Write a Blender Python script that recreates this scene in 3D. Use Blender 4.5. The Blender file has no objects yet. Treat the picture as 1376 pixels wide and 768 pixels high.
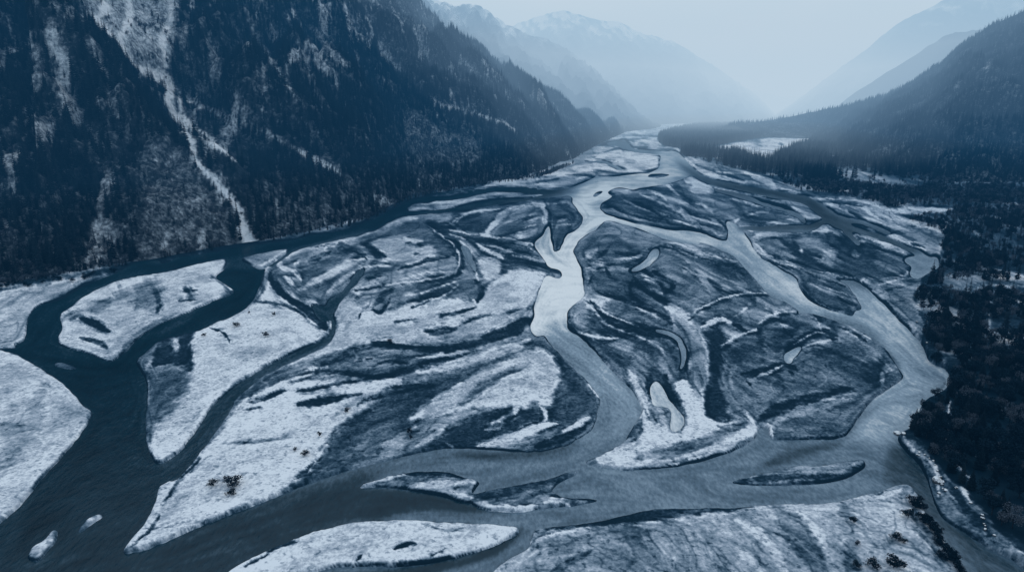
import bpy, math, random
import numpy as np
from mathutils import Vector

random.seed(7)
RNG = np.random.default_rng(11)
scene = bpy.context.scene
COL = scene.collection

# ------------------------------------------------------------------ camera
CAM_H = 150.0
PITCH = math.radians(14.7)
FPX = 930.0
CX, CY = 688.0, 384.0
cam_data = bpy.data.cameras.new("camera")
cam_data.sensor_width = 36.0
cam_data.lens = 36.0 * FPX / 1376.0
cam_data.clip_start = 1.0
cam_data.clip_end = 120000.0
cam = bpy.data.objects.new("camera", cam_data)
cam.location = (0, 0, CAM_H)
cam.rotation_euler = (math.pi / 2 - PITCH, 0, 0)
COL.objects.link(cam)
scene.camera = cam
SP, CP = math.sin(PITCH), math.cos(PITCH)


def ray(px, py):
    xc = (np.asarray(px, float) - CX) / FPX
    yc = (CY - np.asarray(py, float)) / FPX
    return xc, CP + yc * SP, -SP + yc * CP


def on_floor(px, py, z=0.0):
    x, y, w = ray(px, py)
    t = (z - CAM_H) / w
    return x * t, y * t


def at_depth(px, py, Y):
    x, y, w = ray(px, py)
    t = Y / y
    return x * t, Y + 0 * t, CAM_H + w * t


def to_map(X, Y, Z=0.0):
    dz = Z - CAM_H
    f = Y * CP - dz * SP
    u = Y * SP + dz * CP
    return CX + FPX * X / f, CY - FPX * u / f


# ------------------------------------------------------------------ noise
def _hash(ix, iy, seed):
    h = (ix.astype(np.int64) * 374761393 + iy.astype(np.int64) * 668265263 + seed * 982451653) & 0xFFFFFFFF
    h = ((h ^ (h >> 13)) * 1274126177) & 0xFFFFFFFF
    return ((h ^ (h >> 16)) & 0xFFFFFF) / float(0xFFFFFF)


def vnoise(x, y, seed=0):
    ix, iy = np.floor(x), np.floor(y)
    fx, fy = x - ix, y - iy
    fx = fx * fx * (3 - 2 * fx)
    fy = fy * fy * (3 - 2 * fy)
    a = _hash(ix, iy, seed)
    b = _hash(ix + 1, iy, seed)
    c = _hash(ix, iy + 1, seed)
    d = _hash(ix + 1, iy + 1, seed)
    return (a * (1 - fx) + b * fx) * (1 - fy) + (c * (1 - fx) + d * fx) * fy


def fbm(x, y, oct=4, seed=0, gain=0.5):
    s = 0
    a = 1.0
    t = 0
    for i in range(oct):
        s = s + a * (vnoise(x * 2 ** i + 17.3 * i, y * 2 ** i - 9.1 * i, seed + i) * 2 - 1)
        t += a
        a *= gain
    return s / t


def sstep(a, b, x):
    t = np.clip((x - a) / (b - a), 0, 1)
    return t * t * (3 - 2 * t)


# ------------------------------------------------------------------ survey map of the valley (map units, laid out on the floor)
def catmull(pts, closed, n=5):
    P = np.array([p[:2] for p in pts], float)
    m = len(P)
    out = []
    rng = range(m if closed else m - 1)
    for i in rng:
        p0 = P[(i - 1) % m] if (closed or i > 0) else P[i]
        p1 = P[i]
        p2 = P[(i + 1) % m]
        p3 = P[(i + 2) % m] if (closed or i + 2 < m) else P[(i + 1) % m]
        for k in range(n):
            t = k / n
            out.append(0.5 * ((2 * p1) + (-p0 + p2) * t + (2 * p0 - 5 * p1 + 4 * p2 - p3) * t * t + (-p0 + 3 * p1 - 3 * p2 + p3) * t ** 3))
    if not closed:
        out.append(P[-1])
    return np.array(out)


SOFT = .85


class Map:
    def __init__(s, x0, x1, y0, y1, step, fill=0.0):
        s.x = np.arange(x0, x1 + 1e-6, step)
        s.y = np.arange(y0, y1 + 1e-6, step)
        s.x0, s.y0, s.step = x0, y0, step
        s.X, s.Y = np.meshgrid(s.x, s.y)
        s.A = np.full(s.X.shape, float(fill))

    def box(s, P, pad):
        a = P.min(0) - pad
        b = P.max(0) + pad
        i0 = int(np.clip((a[0] - s.x0) / s.step, 0, len(s.x) - 1)); i1 = int(np.clip((b[0] - s.x0) / s.step + 2, 1, len(s.x)))
        j0 = int(np.clip((a[1] - s.y0) / s.step, 0, len(s.y) - 1)); j1 = int(np.clip((b[1] - s.y0) / s.step + 2, 1, len(s.y)))
        return slice(j0, j1), slice(i0, i1)

    def dist(s, P, closed, sl):
        X, Y = s.X[sl], s.Y[sl]
        best = np.full(X.shape, 1e9)
        m = len(P)
        for i in range(m if closed else m - 1):
            a = P[i]; b = P[(i + 1) % m]
            d = b - a
            L = d @ d + 1e-9
            t = np.clip(((X - a[0]) * d[0] + (Y - a[1]) * d[1]) / L, 0, 1)
            best = np.minimum(best, (X - a[0] - t * d[0]) ** 2 + (Y - a[1] - t * d[1]) ** 2)
        return np.sqrt(best)

    def poly(s, pts, v, soft=1.0, amount=1.0, smooth=True):
        P = catmull(pts, True, 4) if smooth else np.array(pts, float)
        sl = s.box(P, soft * 2 + 2)
        X, Y = s.X[sl], s.Y[sl]
        ins = np.zeros(X.shape, bool)
        m = len(P)
        for i in range(m):
            a = P[i]; b = P[(i + 1) % m]
            if a[1] == b[1]:
                continue
            c = ((a[1] > Y) != (b[1] > Y)) & (X < (b[0] - a[0]) * (Y - a[1]) / (b[1] - a[1]) + a[0])
            ins ^= c
        d = s.dist(P, True, sl)
        sd = np.where(ins, -d, d)
        soft = .6 + (soft - .6) * SOFT
        k = amount * sstep(soft, -soft, sd)
        s.A[sl] = s.A[sl] * (1 - k) + v * k

    def stroke(s, pts, v, w, soft=None, amount=1.0):
        """pts: (x, y) or (x, y, width)"""
        ws = [p[2] if len(p) > 2 else w for p in pts]
        P = catmull(pts, False, 4)
        W = np.interp(np.linspace(0, len(pts) - 1, len(P)), range(len(pts)), ws) / 2
        taper = np.minimum(1, np.minimum(np.arange(len(P)) + 1.5, len(P) - np.arange(len(P)) + .5) / 4)
        W = W * taper
        soft = max(.7, w * .25) if soft is None else soft
        sl = s.box(P, max(ws) + soft * 2)
        X, Y = s.X[sl], s.Y[sl]
        best = np.full(X.shape, 1e9)
        for i in range(len(P) - 1):
            a, b = P[i], P[i + 1]
            d = b - a
            L = d @ d + 1e-9
            t = np.clip(((X - a[0]) * d[0] + (Y - a[1]) * d[1]) / L, 0, 1)
            r = np.sqrt((X - a[0] - t * d[0]) ** 2 + (Y - a[1] - t * d[1]) ** 2) - (W[i] * (1 - t) + W[i + 1] * t)
            best = np.minimum(best, r)
        soft = .6 + (soft - .6) * SOFT
        k = amount * sstep(soft, -soft * .6, best)
        s.A[sl] = s.A[sl] * (1 - k) + v * k

    def blob(s, x, y, rx, ry, v, amount=1.0):
        P = np.array([[x - rx * 1.5, y - ry * 1.5], [x + rx * 1.5, y + ry * 1.5]])
        sl = s.box(P, 2)
        Xs, Ys = s.X[sl], s.Y[sl]
        r = np.sqrt(((Xs - x) / rx) ** 2 + ((Ys - y - .25 * (Xs - x) * np.sign(x - 800) * .6) / ry) ** 2)
        r = r + .75 * fbm(Xs / (rx * .9 + 3), Ys / (ry * .6 + 2), 3, int(x))
        k = amount * .75 * sstep(1.5, .5, r)
        s.A[sl] = s.A[sl] * (1 - k) + v * k

    def sample(s, px, py, A=None):
        return bil(s.A if A is None else A, (px - s.x0) / s.step, (py - s.y0) / s.step)


def bil(A, fx, fy):
    h, w = A.shape
    fx = np.clip(fx, 0, w - 1.001)
    fy = np.clip(fy, 0, h - 1.001)
    ix = fx.astype(np.int32); iy = fy.astype(np.int32)
    tx = fx - ix; ty = fy - iy
    return (A[iy, ix] * (1 - tx) + A[iy, ix + 1] * tx) * (1 - ty) + (A[iy + 1, ix] * (1 - tx) + A[iy + 1, ix + 1] * tx) * ty


def blur(A, sig):
    p = int(sig * 3) + 1
    B = np.pad(A, p, mode="edge")
    fy = np.fft.fftfreq(B.shape[0])[:, None]
    fx = np.fft.rfftfreq(B.shape[1])[None, :]
    G = np.exp(-2 * (math.pi * sig) ** 2 * (fx ** 2 + fy ** 2))
    B = np.fft.irfft2(np.fft.rfft2(B) * G, s=B.shape)
    return B[p:-p, p:-p]


MX0, MX1, MY0, MY1, STEP = -260, 1636, 158, 862, 1.25
W = Map(MX0, MX1, MY0, MY1, STEP, 0.0)      # 1 = river
B = Map(MX0, MX1, MY0, MY1, STEP, 0.45)     # 0 dark wet gravel .. 1 snow
S = Map(MX0, MX1, MY0, MY1, STEP, 0.30)     # brightness of the silty water, its sky reflections painted in as well
D = Map(MX0, MX1, MY0, MY1, STEP, 0.0)      # trees on the flat ground

# ---- open water, then the bars cut out of it
W.poly([(-270, 455), (0, 470), (20, 464), (33, 457), (36, 445), (38, 432), (44, 420), (54, 411), (84, 403), (108, 388), (129, 378), (150, 369), (168, 362), (187, 353),
        (234, 347), (277, 340), (301, 336), (318, 332), (345, 329), (378, 325), (418, 317), (460, 311), (480, 304), (500, 297), (520, 286), (537, 277), (550, 271), (567, 267),
        (614, 262), (647, 257), (690, 254), (734, 257), (781, 250), (801, 239), (830, 238), (870, 232), (886, 226), (887, 215), (893, 206), (903, 203), (914, 208), (926, 226),
        (930, 234), (900, 246), (862, 252), (848, 256), (830, 262), (812, 270), (806, 277), (812, 287), (848, 299), (897, 309), (937, 312), (977, 324), (977, 297), (994, 306),
        (1007, 324), (1014, 337), (1034, 351), (1061, 365), (1074, 381), (1100, 375), (1134, 376), (1158, 382), (1181, 404), (1205, 427), (1231, 454), (1240, 466), (1250, 487), (1271, 497),
        (1277, 514), (1262, 531), (1241, 544), (1230, 564), (1226, 578), (1208, 584), (1210, 598), (1235, 625), (1247, 650), (1263, 693), (1295, 715), (1332, 740), (1376, 765), (1500, 880),
        (1300, 900), (700, 900), (-270, 900)], 1, .8)
# left bar
W.poly([(-280, 440), (-120, 452), (0, 471), (20, 474), (40, 486), (67, 504), (94, 524), (109, 542), (124, 556), (114, 575), (97, 598), (74, 625), (55, 645), (40, 665), (10, 695), (-60, 745), (-280, 830)], 0, .8)
# island in the left channel
W.poly([(304, 347), (303, 362), (290, 372), (300, 380), (314, 390), (312, 396), (288, 404), (261, 417), (235, 428), (214, 437), (187, 455), (164, 477), (146, 486), (114, 474), (82, 465), (77, 454), (84, 440),
        (80, 424), (90, 414), (124, 392), (157, 377), (187, 371), (234, 362), (277, 352)], 0, .8)
# great central bar field
W.poly([(388, 342), (371, 355), (355, 364), (350, 380), (343, 397), (334, 409), (314, 424), (288, 435), (268, 444), (240, 450), (215, 458), (190, 478), (184, 487), (196, 515), (196, 550), (196, 588), (201, 608), (209, 623),
        (219, 623), (232, 640), (231, 646), (214, 655), (209, 672), (194, 705), (171, 732), (167, 744), (201, 737), (251, 715), (301, 695), (361, 672), (401, 655), (460, 635), (534, 616),
        (574, 607), (614, 603), (668, 606), (720, 608), (760, 600), (775, 592), (795, 578), (803, 554), (805, 534), (791, 514), (768, 491), (744, 467), (731, 450), (721, 452), (713, 440), (718, 427), (719, 410),
        (726, 390), (733, 371), (750, 374), (756, 370), (752, 363), (738, 358), (731, 348), (721, 333), (719, 326), (730, 316), (737, 300), (739, 314), (744, 337), (750, 338), (755, 331), (764, 314), (778, 307),
        (783, 294), (778, 284), (771, 274), (767, 263), (734, 266), (690, 271), (660, 276), (620, 282), (575, 287), (540, 291), (527, 297), (505, 307), (480, 316), (460, 321), (408, 333)], 0, .8)
# channel through the central bars
W.poly([(219, 625), (241, 608), (264, 578), (284, 548), (303, 531), (328, 511), (361, 491), (395, 474), (431, 459), (444, 446), (445, 428), (436, 432), (426, 424), (419, 410), (437, 412), (443, 403), (462, 390), (478, 368),
        (490, 362), (480, 380), (468, 392), (452, 412), (446, 424), (450, 432), (449, 448), (438, 464), (401, 482), (351, 507), (318, 534), (304, 560), (284, 588), (274, 601), (247, 635), (230, 648)], 1, .8)
# eastern bar field
W.poly([(787, 623), (835, 632), (873, 631), (924, 625), (974, 610), (1007, 595), (1017, 585), (1020, 576), (1032, 576), (1037, 590), (1074, 591), (1124, 590), (1141, 581), (1154, 561), (1174, 536), (1194, 523), (1213, 509),
        (1209, 497), (1194, 474), (1178, 460), (1154, 444), (1128, 434), (1091, 421), (1071, 423), (1074, 418), (1057, 407), (1034, 397), (1004, 363), (984, 343), (964, 335), (937, 328), (907, 325), (883, 317), (863, 308),
        (840, 302), (814, 296), (801, 307), (781, 320), (769, 337), (774, 347), (781, 364), (784, 384), (784, 399), (765, 414), (761, 430), (765, 444), (781, 454), (801, 474), (821, 497), (845, 521), (860, 541), (862, 555),
        (848, 578), (835, 595), (798, 615)], 0, .8)
# bar between the two right arms
W.poly([(1010, 327), (1022, 346), (1045, 360), (1068, 374), (1074, 388), (1082, 399), (1100, 411), (1124, 419), (1146, 425), (1150, 418), (1158, 415), (1150, 398), (1138, 382), (1120, 374), (1080, 362), (1040, 347), (1020, 332)], 0, .7)
# snow peninsula and bar at the bottom
W.poly([(718, 713), (768, 705), (801, 700), (840, 691), (880, 683), (940, 682), (1000, 680), (1041, 678), (1107, 678), (1134, 673), (1174, 663), (1194, 656), (1218, 650), (1230, 660), (1241, 675), (1241, 685), (1255, 708),
        (1275, 738), (1292, 768), (1400, 900), (560, 900), (655, 775), (708, 738)], 0, .8)
W.poly([(699, 712), (688, 723), (641, 742), (587, 755), (534, 762), (467, 761), (420, 769), (330, 790), (290, 792), (311, 768), (334, 755), (368, 738), (418, 718), (467, 705), (517, 702), (567, 702), (651, 705), (684, 708)], 0, .8)
# islets and shoals
W.poly([(72, 489), (82, 486), (100, 491), (108, 495), (95, 497), (80, 494)], 0, .6)
W.poly([(322, 349), (335, 343), (378, 335), (388, 337), (372, 350), (352, 362), (338, 357)], 0, .8)
W.poly([(210, 354), (222, 350), (234, 349), (228, 353), (216, 357)], 0, .5)
W.poly([(102, 715), (118, 696), (138, 690), (138, 695), (125, 703), (108, 716)], 0, .6)
W.poly([(36, 750), (45, 735), (60, 725), (68, 715), (78, 712), (76, 728), (65, 740), (50, 754)], 0, .6)
W.poly([(547, 283), (556, 273), (585, 270), (610, 268), (640, 262), (665, 258), (700, 259), (735, 261), (725, 264), (700, 267), (670, 269), (640, 273), (612, 279), (585, 282), (566, 284)], 0, .6)
W.poly([(480, 656), (510, 645), (540, 637), (590, 633), (625, 642), (645, 648), (640, 654), (636, 664), (645, 672), (628, 676), (600, 669), (560, 661), (520, 655)], 0, .7)
W.poly([(630, 668), (660, 659), (700, 651), (740, 642), (768, 633), (776, 636), (748, 652), (742, 661), (760, 668), (800, 669), (815, 671), (770, 680), (724, 684), (700, 688), (665, 687), (640, 681)], 0, .7)
W.poly([(982, 648), (1000, 641), (1040, 634), (1070, 627), (1100, 628), (1130, 622), (1155, 618), (1163, 621), (1160, 630), (1140, 642), (1110, 649), (1060, 652), (1010, 652)], 0, .8)
W.poly([(862, 238), (885, 233), (905, 235), (890, 239), (870, 240)], 0, .5)
W.poly([(794, 263), (806, 256), (816, 256), (808, 261), (800, 265)], 0, .5)
W.poly([(816, 261), (820, 254), (832, 251), (848, 254), (850, 259), (832, 262)], 0, .5)
# ponds and side arms inside the bars
W.poly([(874, 522), (882, 513), (890, 522), (905, 545), (918, 560), (917, 573), (905, 580), (900, 570), (903, 555), (897, 548), (880, 545), (875, 535)], 1, .7)
W.poly([(875, 337), (884, 335), (884, 345), (872, 357), (858, 363), (845, 366), (852, 360), (868, 350)], 1, .7)
W.poly([(1053, 480), (1060, 472), (1076, 466), (1073, 473), (1065, 480), (1063, 488), (1057, 488)], 1, .6)
W.poly([(620, 334), (622, 330), (630, 335), (636, 350), (640, 366), (636, 362), (628, 350)], 1, .7)
W.stroke([(880, 443, 2), (895, 447, 3), (910, 454, 4), (918, 470, 5), (918, 484, 4), (914, 498, 2)], 1, 4)
W.stroke([(917, 212, 4), (934, 233, 6), (957, 244, 6), (1000, 253, 6), (1034, 260, 8), (1062, 265, 9), (1084, 270, 11), (1102, 281, 14), (1116, 292, 14), (1128, 301, 11), (1146, 307, 5), (1165, 314, 5), (1190, 321, 5), (1216, 332, 5), (1240, 344, 5), (1248, 356, 8), (1238, 368, 8)], 1, 8)
W.stroke([(990, 306, 3), (1017, 307, 6), (1050, 307, 7), (1088, 307, 6), (1104, 299, 5), (1114, 296, 5)], 1, 6)
W.stroke([(955, 254, 3), (984, 260, 4), (1007, 267, 5), (1034, 277, 4), (1059, 284, 4), (1076, 292, 5), (1081, 299, 4)], 1, 4)
W.stroke([(1130, 300, 7), (1139, 312, 7), (1150, 324, 5), (1158, 330, 3)], 1, 6)
W.stroke([(1120, 290, 6), (1144, 297, 4), (1160, 299, 4), (1179, 307, 4), (1197, 314, 5)], 1, 4)
W.stroke([(937, 325, 2), (952, 330, 3), (967, 336, 2)], 0, 2.5, .8)
W.stroke([(1074, 419, 1), (1100, 427, 3), (1120, 438, 2)], 0, 1, .8, .0)
W.poly([(1214, 350), (1226, 345), (1240, 350), (1258, 345), (1261, 358), (1250, 368), (1232, 376), (1222, 368), (1226, 358)], 1, .8)
for a in ([(808, 193, 2), (838, 194, 8), (850, 202, 4), (881, 205, 4), (906, 208, 5)], [(838, 185, 3), (838, 200, 9)],
          [(786, 218, 1.5), (808, 217, 2.5), (831, 226, 3), (845, 232, 1.5)], [(740, 262, 2), (775, 252, 3), (801, 240, 2), (800, 232, 1.5)]):
    W.stroke(a, 1, 3)
for a in ([(571, 264), (620, 257), (690, 252), (740, 256)],):
    W.stroke(a, 1, 1.8)

# ---- brightness of the water: bright sky and dark hillside reflections painted in
S.poly([(-270, 430), (200, 340), (560, 260), (820, 240), (700, 275), (400, 340), (360, 400), (260, 520), (240, 640), (160, 900), (-270, 900)], .07, 10)
S.poly([(160, 900), (180, 740), (420, 650), (540, 620), (560, 700), (450, 720), (300, 790), (200, 900)], .08, 25)
S.poly([(520, 620), (760, 600), (830, 620), (830, 700), (640, 720), (540, 700)], .31, 30)
S.poly([(790, 590), (860, 620), (1010, 600), (1230, 560), (1240, 640), (1000, 680), (790, 700)], .34, 20)
S.poly([(800, 470), (850, 520), (870, 570), (820, 610), (760, 600), (812, 560)], .42, 24)
S.poly([(770, 262), (800, 240), (900, 232), (880, 252), (815, 275), (820, 300), (795, 320), (790, 400), (775, 450), (740, 450), (705, 440), (720, 330), (735, 290)], .98, 22)
S.poly([(735, 440), (775, 440), (830, 500), (850, 540), (810, 540), (770, 490)], .56, 26)
S.poly([(800, 270), (1000, 300), (1060, 370), (1180, 400), (1240, 470), (1280, 520), (1200, 530), (1180, 450), (1060, 410), (960, 330), (860, 310)], .66, 10)
S.poly([(806, 282), (900, 305), (960, 320), (950, 330), (860, 308), (810, 294)], .8, 6)
S.poly([(885, 190), (915, 190), (930, 235), (890, 235)], .66, 8)
S.poly([(1190, 480), (1280, 500), (1230, 580), (1150, 590), (1170, 540)], .58, 12)
S.poly([(1200, 600), (1240, 620), (1300, 710), (1380, 770), (1340, 800), (1240, 680), (1190, 640)], .14, 8)
S.poly([(870, 505), (925, 505), (925, 585), (870, 560)], .75, 3)
S.blob(870, 350, 25, 18, .75)
S.blob(1065, 477, 18, 14, .8)
S.blob(908, 470, 20, 34, .55)
S.blob(630, 348, 12, 22, .45)
S.poly([(908, 212), (925, 222), (965, 240), (1070, 255), (1120, 285), (1220, 325), (1240, 340), (1200, 340), (1100, 312), (1000, 312), (1000, 302), (1090, 296), (1060, 270), (960, 255), (920, 230)], .13, 3)
S.poly([(1212, 350), (1240, 340), (1262, 345), (1258, 370), (1225, 378)], .5, 4)
S.blob(838, 196, 14, 10, .2)
S.poly([(437, 465), (340, 520), (250, 640), (215, 625), (300, 525), (430, 450)], .10, 5)
S.poly([(410, 400), (500, 355), (480, 400), (455, 455), (436, 455), (425, 430)], .12, 5)
# submerged shoals
S.poly([(440, 683), (470, 665), (520, 655), (580, 660), (640, 675), (700, 684), (640, 689), (560, 686), (500, 691), (450, 689)], .06, 4)
S.stroke([(617, 610), (680, 612), (740, 606), (780, 594)], .12, 9)
S.stroke([(1020, 628, 8), (1060, 612, 14), (1100, 602, 10), (1132, 592, 8)], .13, 12, 4)
S.stroke([(1197, 606, 8), (1212, 620, 14), (1206, 636, 12), (1188, 648, 6)], .14, 12, 4)
S.stroke([(1155, 632), (1180, 640), (1205, 640)], .2, 7, 4)
S.stroke([(1188, 470, 4), (1200, 485, 9), (1211, 503, 7)], .16, 8)
S.stroke([(120, 580), (90, 640), (60, 690), (40, 740)], .04, 40, 20)
S.stroke([(700, 712), (660, 740), (600, 758), (520, 772), (430, 780)], .04, 14, 3)
S.stroke([(860, 250), (880, 256)], .5, 6)

# ---- snow and gravel
P, T, O = B.poly, B.stroke, B.blob
P([(-280, 430), (0, 470), (60, 500), (120, 555), (60, 650), (0, 700), (-280, 830)], .86, 3)
O(20, 570, 40, 30, .7); T([(60, 520), (20, 600), (-20, 660)], .72, 20, 10)
P([(-280, 400), (0, 390), (60, 384), (120, 378), (60, 410), (38, 455), (0, 468), (-280, 450)], .72, 4)
T([(70, 385), (100, 378), (128, 376)], .7, 8)
P([(304, 347), (303, 362), (314, 390), (261, 417), (187, 455), (146, 486), (78, 460), (80, 424), (124, 392), (187, 371)], .86, 3)
O(163, 400, 13, 9, .3); O(200, 402, 18, 22, .5); O(192, 388, 14, 8, .35); T([(205, 385), (214, 405), (210, 420)], .35, 7); T([(110, 430), (128, 436), (146, 446)], .12, 9); O(98, 424, 14, 6, .25); T([(108, 455), (135, 463), (145, 470)], .25, 7)
T([(243, 393), (265, 391)], .2, 5); T([(240, 406), (262, 404)], .3, 3); T([(285, 372), (300, 384), (310, 394)], .4, 4); O(135, 412, 14, 8, .65)
T([(160, 478), (200, 440), (240, 425)], .55, 8)
O(355, 347, 30, 12, .55); T([(352, 358), (368, 348), (384, 339)], .75, 4)
# lobe beside the left channel
P([(197, 491), (230, 492), (258, 500), (258, 455), (290, 435), (350, 400), (360, 360), (430, 410), (445, 445), (360, 490), (300, 530), (240, 610), (205, 615), (196, 560)], .88, 3)
P([(198, 495), (245, 500), (255, 515), (235, 545), (210, 570), (205, 590), (198, 585)], .45, 10)
P([(205, 492), (216, 462), (240, 448), (262, 444), (256, 470), (257, 494), (232, 490)], .08, 3)
T([(183, 488, 8), (192, 505, 8), (197, 520, 3)], .1, 7)
O(236, 467, 6, 8, .85)
T([(283, 443), (300, 450), (309, 463)], .15, 3)
T([(330, 404), (370, 410), (400, 420), (412, 430)], .45, 4); T([(350, 395), (345, 380), (358, 368)], .75, 6)
T([(362, 366, 3), (366, 376, 9), (374, 390, 10), (388, 402, 7), (408, 415, 10), (428, 430, 14), (438, 442, 14)], .12, 8)
T([(380, 375), (395, 383), (402, 395)], .5, 6)
# upper left of the central field
P([(388, 343), (480, 316), (560, 292), (610, 330), (640, 370), (600, 400), (500, 400), (440, 405), (400, 400), (365, 372), (372, 356)], .42, 5)
T([(392, 343), (425, 331), (465, 322), (500, 309), (530, 299), (560, 294)], .8, 9, 4)
T([(418, 348), (432, 345), (445, 341)], .12, 5); T([(395, 356), (405, 350)], .75, 5); O(440, 372, 22, 14, .4)
T([(400, 392, 6), (432, 375, 9), (465, 356, 8), (500, 345, 4)], .76, 8, 3)
T([(370, 352), (382, 362), (395, 368)], .8, 6); P([(500, 324), (550, 320), (585, 335), (588, 352), (555, 358), (520, 352), (505, 340)], .76, 4)
T([(478, 326, 3), (500, 335, 7), (508, 348, 9), (496, 362, 8)], .25, 7); T([(455, 328), (475, 336), (482, 345)], .2, 3); O(448, 352, 20, 6, .25)
T([(535, 364), (574, 352), (616, 343)], .08, 3.5); T([(400, 362), (450, 350), (480, 352)], .3, 3)
T([(440, 395), (455, 380), (478, 366)], .75, 4); O(492, 385, 18, 8, .85); T([(520, 382), (560, 372), (606, 366)], .78, 5)
T([(478, 400), (540, 387), (600, 376), (612, 368)], .12, 3)
P([(445, 412), (470, 398), (484, 420), (480, 460), (440, 478), (360, 500), (400, 480), (452, 440)], .78, 4)
# smooth pale channel floor, long streaks
P([(487, 420), (560, 405), (640, 400), (690, 405), (718, 425), (712, 435), (640, 452), (560, 466), (480, 463), (470, 440)], .84, 5)
P([(514, 382), (600, 374), (645, 380), (650, 400), (600, 405), (540, 412), (505, 418)], .3, 5)
T([(500, 418, 4), (513, 400, 10), (530, 388, 6)], .12, 7); T([(545, 400), (580, 392), (612, 380)], .65, 3); T([(560, 412), (590, 403), (615, 385)], .7, 3)
T([(570, 447, 4), (592, 449, 12), (614, 443, 5)], .12, 10); T([(590, 428), (612, 424), (640, 414)], .15, 5); T([(618, 440), (640, 430), (660, 426)], .2, 5); O(500, 425, 10, 7, .9)
T([(530, 436), (545, 433), (562, 430)], .15, 2); T([(660, 445), (680, 436), (700, 428)], .7, 3); O(690, 415, 14, 8, .35)
P([(640, 412), (655, 385), (683, 366), (705, 364), (732, 371), (726, 390), (719, 412), (690, 418), (660, 425)], .9, 2.5)
# trough from the upper channel
P([(574, 300), (592, 292), (610, 300), (616, 318), (622, 332), (614, 345), (600, 330), (585, 318)], .08, 4)
T([(612, 338, 8), (620, 352, 10), (614, 372, 12)], .1, 9); T([(640, 378), (648, 392), (640, 408)], .15, 7)
T([(576, 306), (596, 319), (612, 333), (619, 350), (611, 370)], .8, 2)
T([(617, 324), (631, 337), (637, 358), (643, 378)], .95, 2.5)
O(592, 293, 14, 6, .85)
P([(620, 322), (614, 300), (650, 285), (700, 290), (722, 318), (742, 345), (752, 366), (730, 372), (700, 360), (680, 362), (660, 380), (650, 360), (640, 340)], .2, 5)
T([(604, 310), (650, 317), (690, 324), (722, 331)], .85, 3.5); T([(640, 328), (662, 341), (677, 349)], .8, 4); T([(600, 298), (612, 305), (630, 315)], .6, 3)
P([(640, 352), (655, 347), (672, 354), (672, 372), (655, 378), (645, 366)], .82, 3)
T([(680, 345, 8), (715, 352, 10), (745, 364, 10), (757, 371, 7)], .06, 10); T([(660, 338), (700, 340), (735, 352)], .42, 3)
P([(606, 295), (630, 285), (670, 280), (662, 300), (650, 315), (620, 312)], .2, 4)
T([(654, 316), (663, 302), (678, 287), (700, 278), (730, 273)], .88, 7, 2); O(700, 296, 28, 14, .2); T([(675, 300), (700, 295), (722, 285)], .45, 3); O(703, 316, 16, 4, .8)
T([(612, 300), (618, 293), (630, 287), (660, 281)], .75, 2.5)
P([(740, 272), (765, 270), (780, 292), (770, 308), (758, 326), (748, 334), (742, 310)], .25, 3); T([(745, 275), (762, 272), (775, 285)], .6, 4); T([(748, 300), (762, 296)], .5, 3)
# land north of the long channel
P([(520, 290), (550, 268), (571, 257), (620, 249), (700, 242), (740, 234), (780, 221), (800, 205), (820, 180), (885, 172), (1000, 160), (1000, 180), (890, 195), (885, 225), (800, 238), (734, 257), (640, 257), (560, 268)], .74, 4)
for a in ([(572, 258), (612, 252), (650, 250)], [(700, 248), (740, 243), (752, 240)], [(725, 240), (748, 237)], [(790, 213), (815, 212), (845, 222)], [(800, 197), (830, 190), (870, 186)],
          [(805, 183), (850, 182), (885, 184)], [(812, 205), (835, 199), (870, 198)], [(795, 228), (830, 232), (850, 229)], [(855, 212), (875, 217), (886, 222)], [(760, 235), (790, 236), (800, 240)]):
    T(a, .18, 2.6, 1.2)
P([(797, 222), (805, 208), (840, 202), (872, 207), (885, 216), (880, 226), (850, 233), (820, 230)], .9, 2)
O(820, 217, 9, 3, .35); O(848, 219, 7, 3, .5)
P([(547, 283), (600, 269), (640, 274), (600, 283)], .7, 2); T([(549, 282), (570, 277), (605, 276)], .35, 3)
T([(607, 268), (660, 262), (730, 262)], .6, 6)
# long dark streak bands across the centre
T([(400, 514, 4), (450, 501, 6), (510, 508, 7), (550, 497, 9), (600, 483, 8), (641, 471, 6)], .1, 7)
T([(432, 494, 3), (467, 478, 6), (504, 465, 6), (550, 468, 6), (600, 472, 9), (634, 465, 12), (667, 452, 13), (690, 445, 18), (714, 431, 14)], .1, 9)
T([(500, 461), (520, 462), (545, 466)], .05, 3); T([(456, 495), (500, 485), (545, 478)], .42, 9); T([(470, 490), (520, 480), (560, 484)], .35, 6); T([(500, 495), (520, 487), (548, 490)], .15, 4)
T([(400, 500), (430, 486), (470, 470)], .45, 3); T([(475, 486), (520, 478)], .8, 2.5); T([(560, 483), (600, 478), (630, 474)], .85, 4)
T([(370, 520), (400, 506), (440, 494)], .85, 6)
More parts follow.
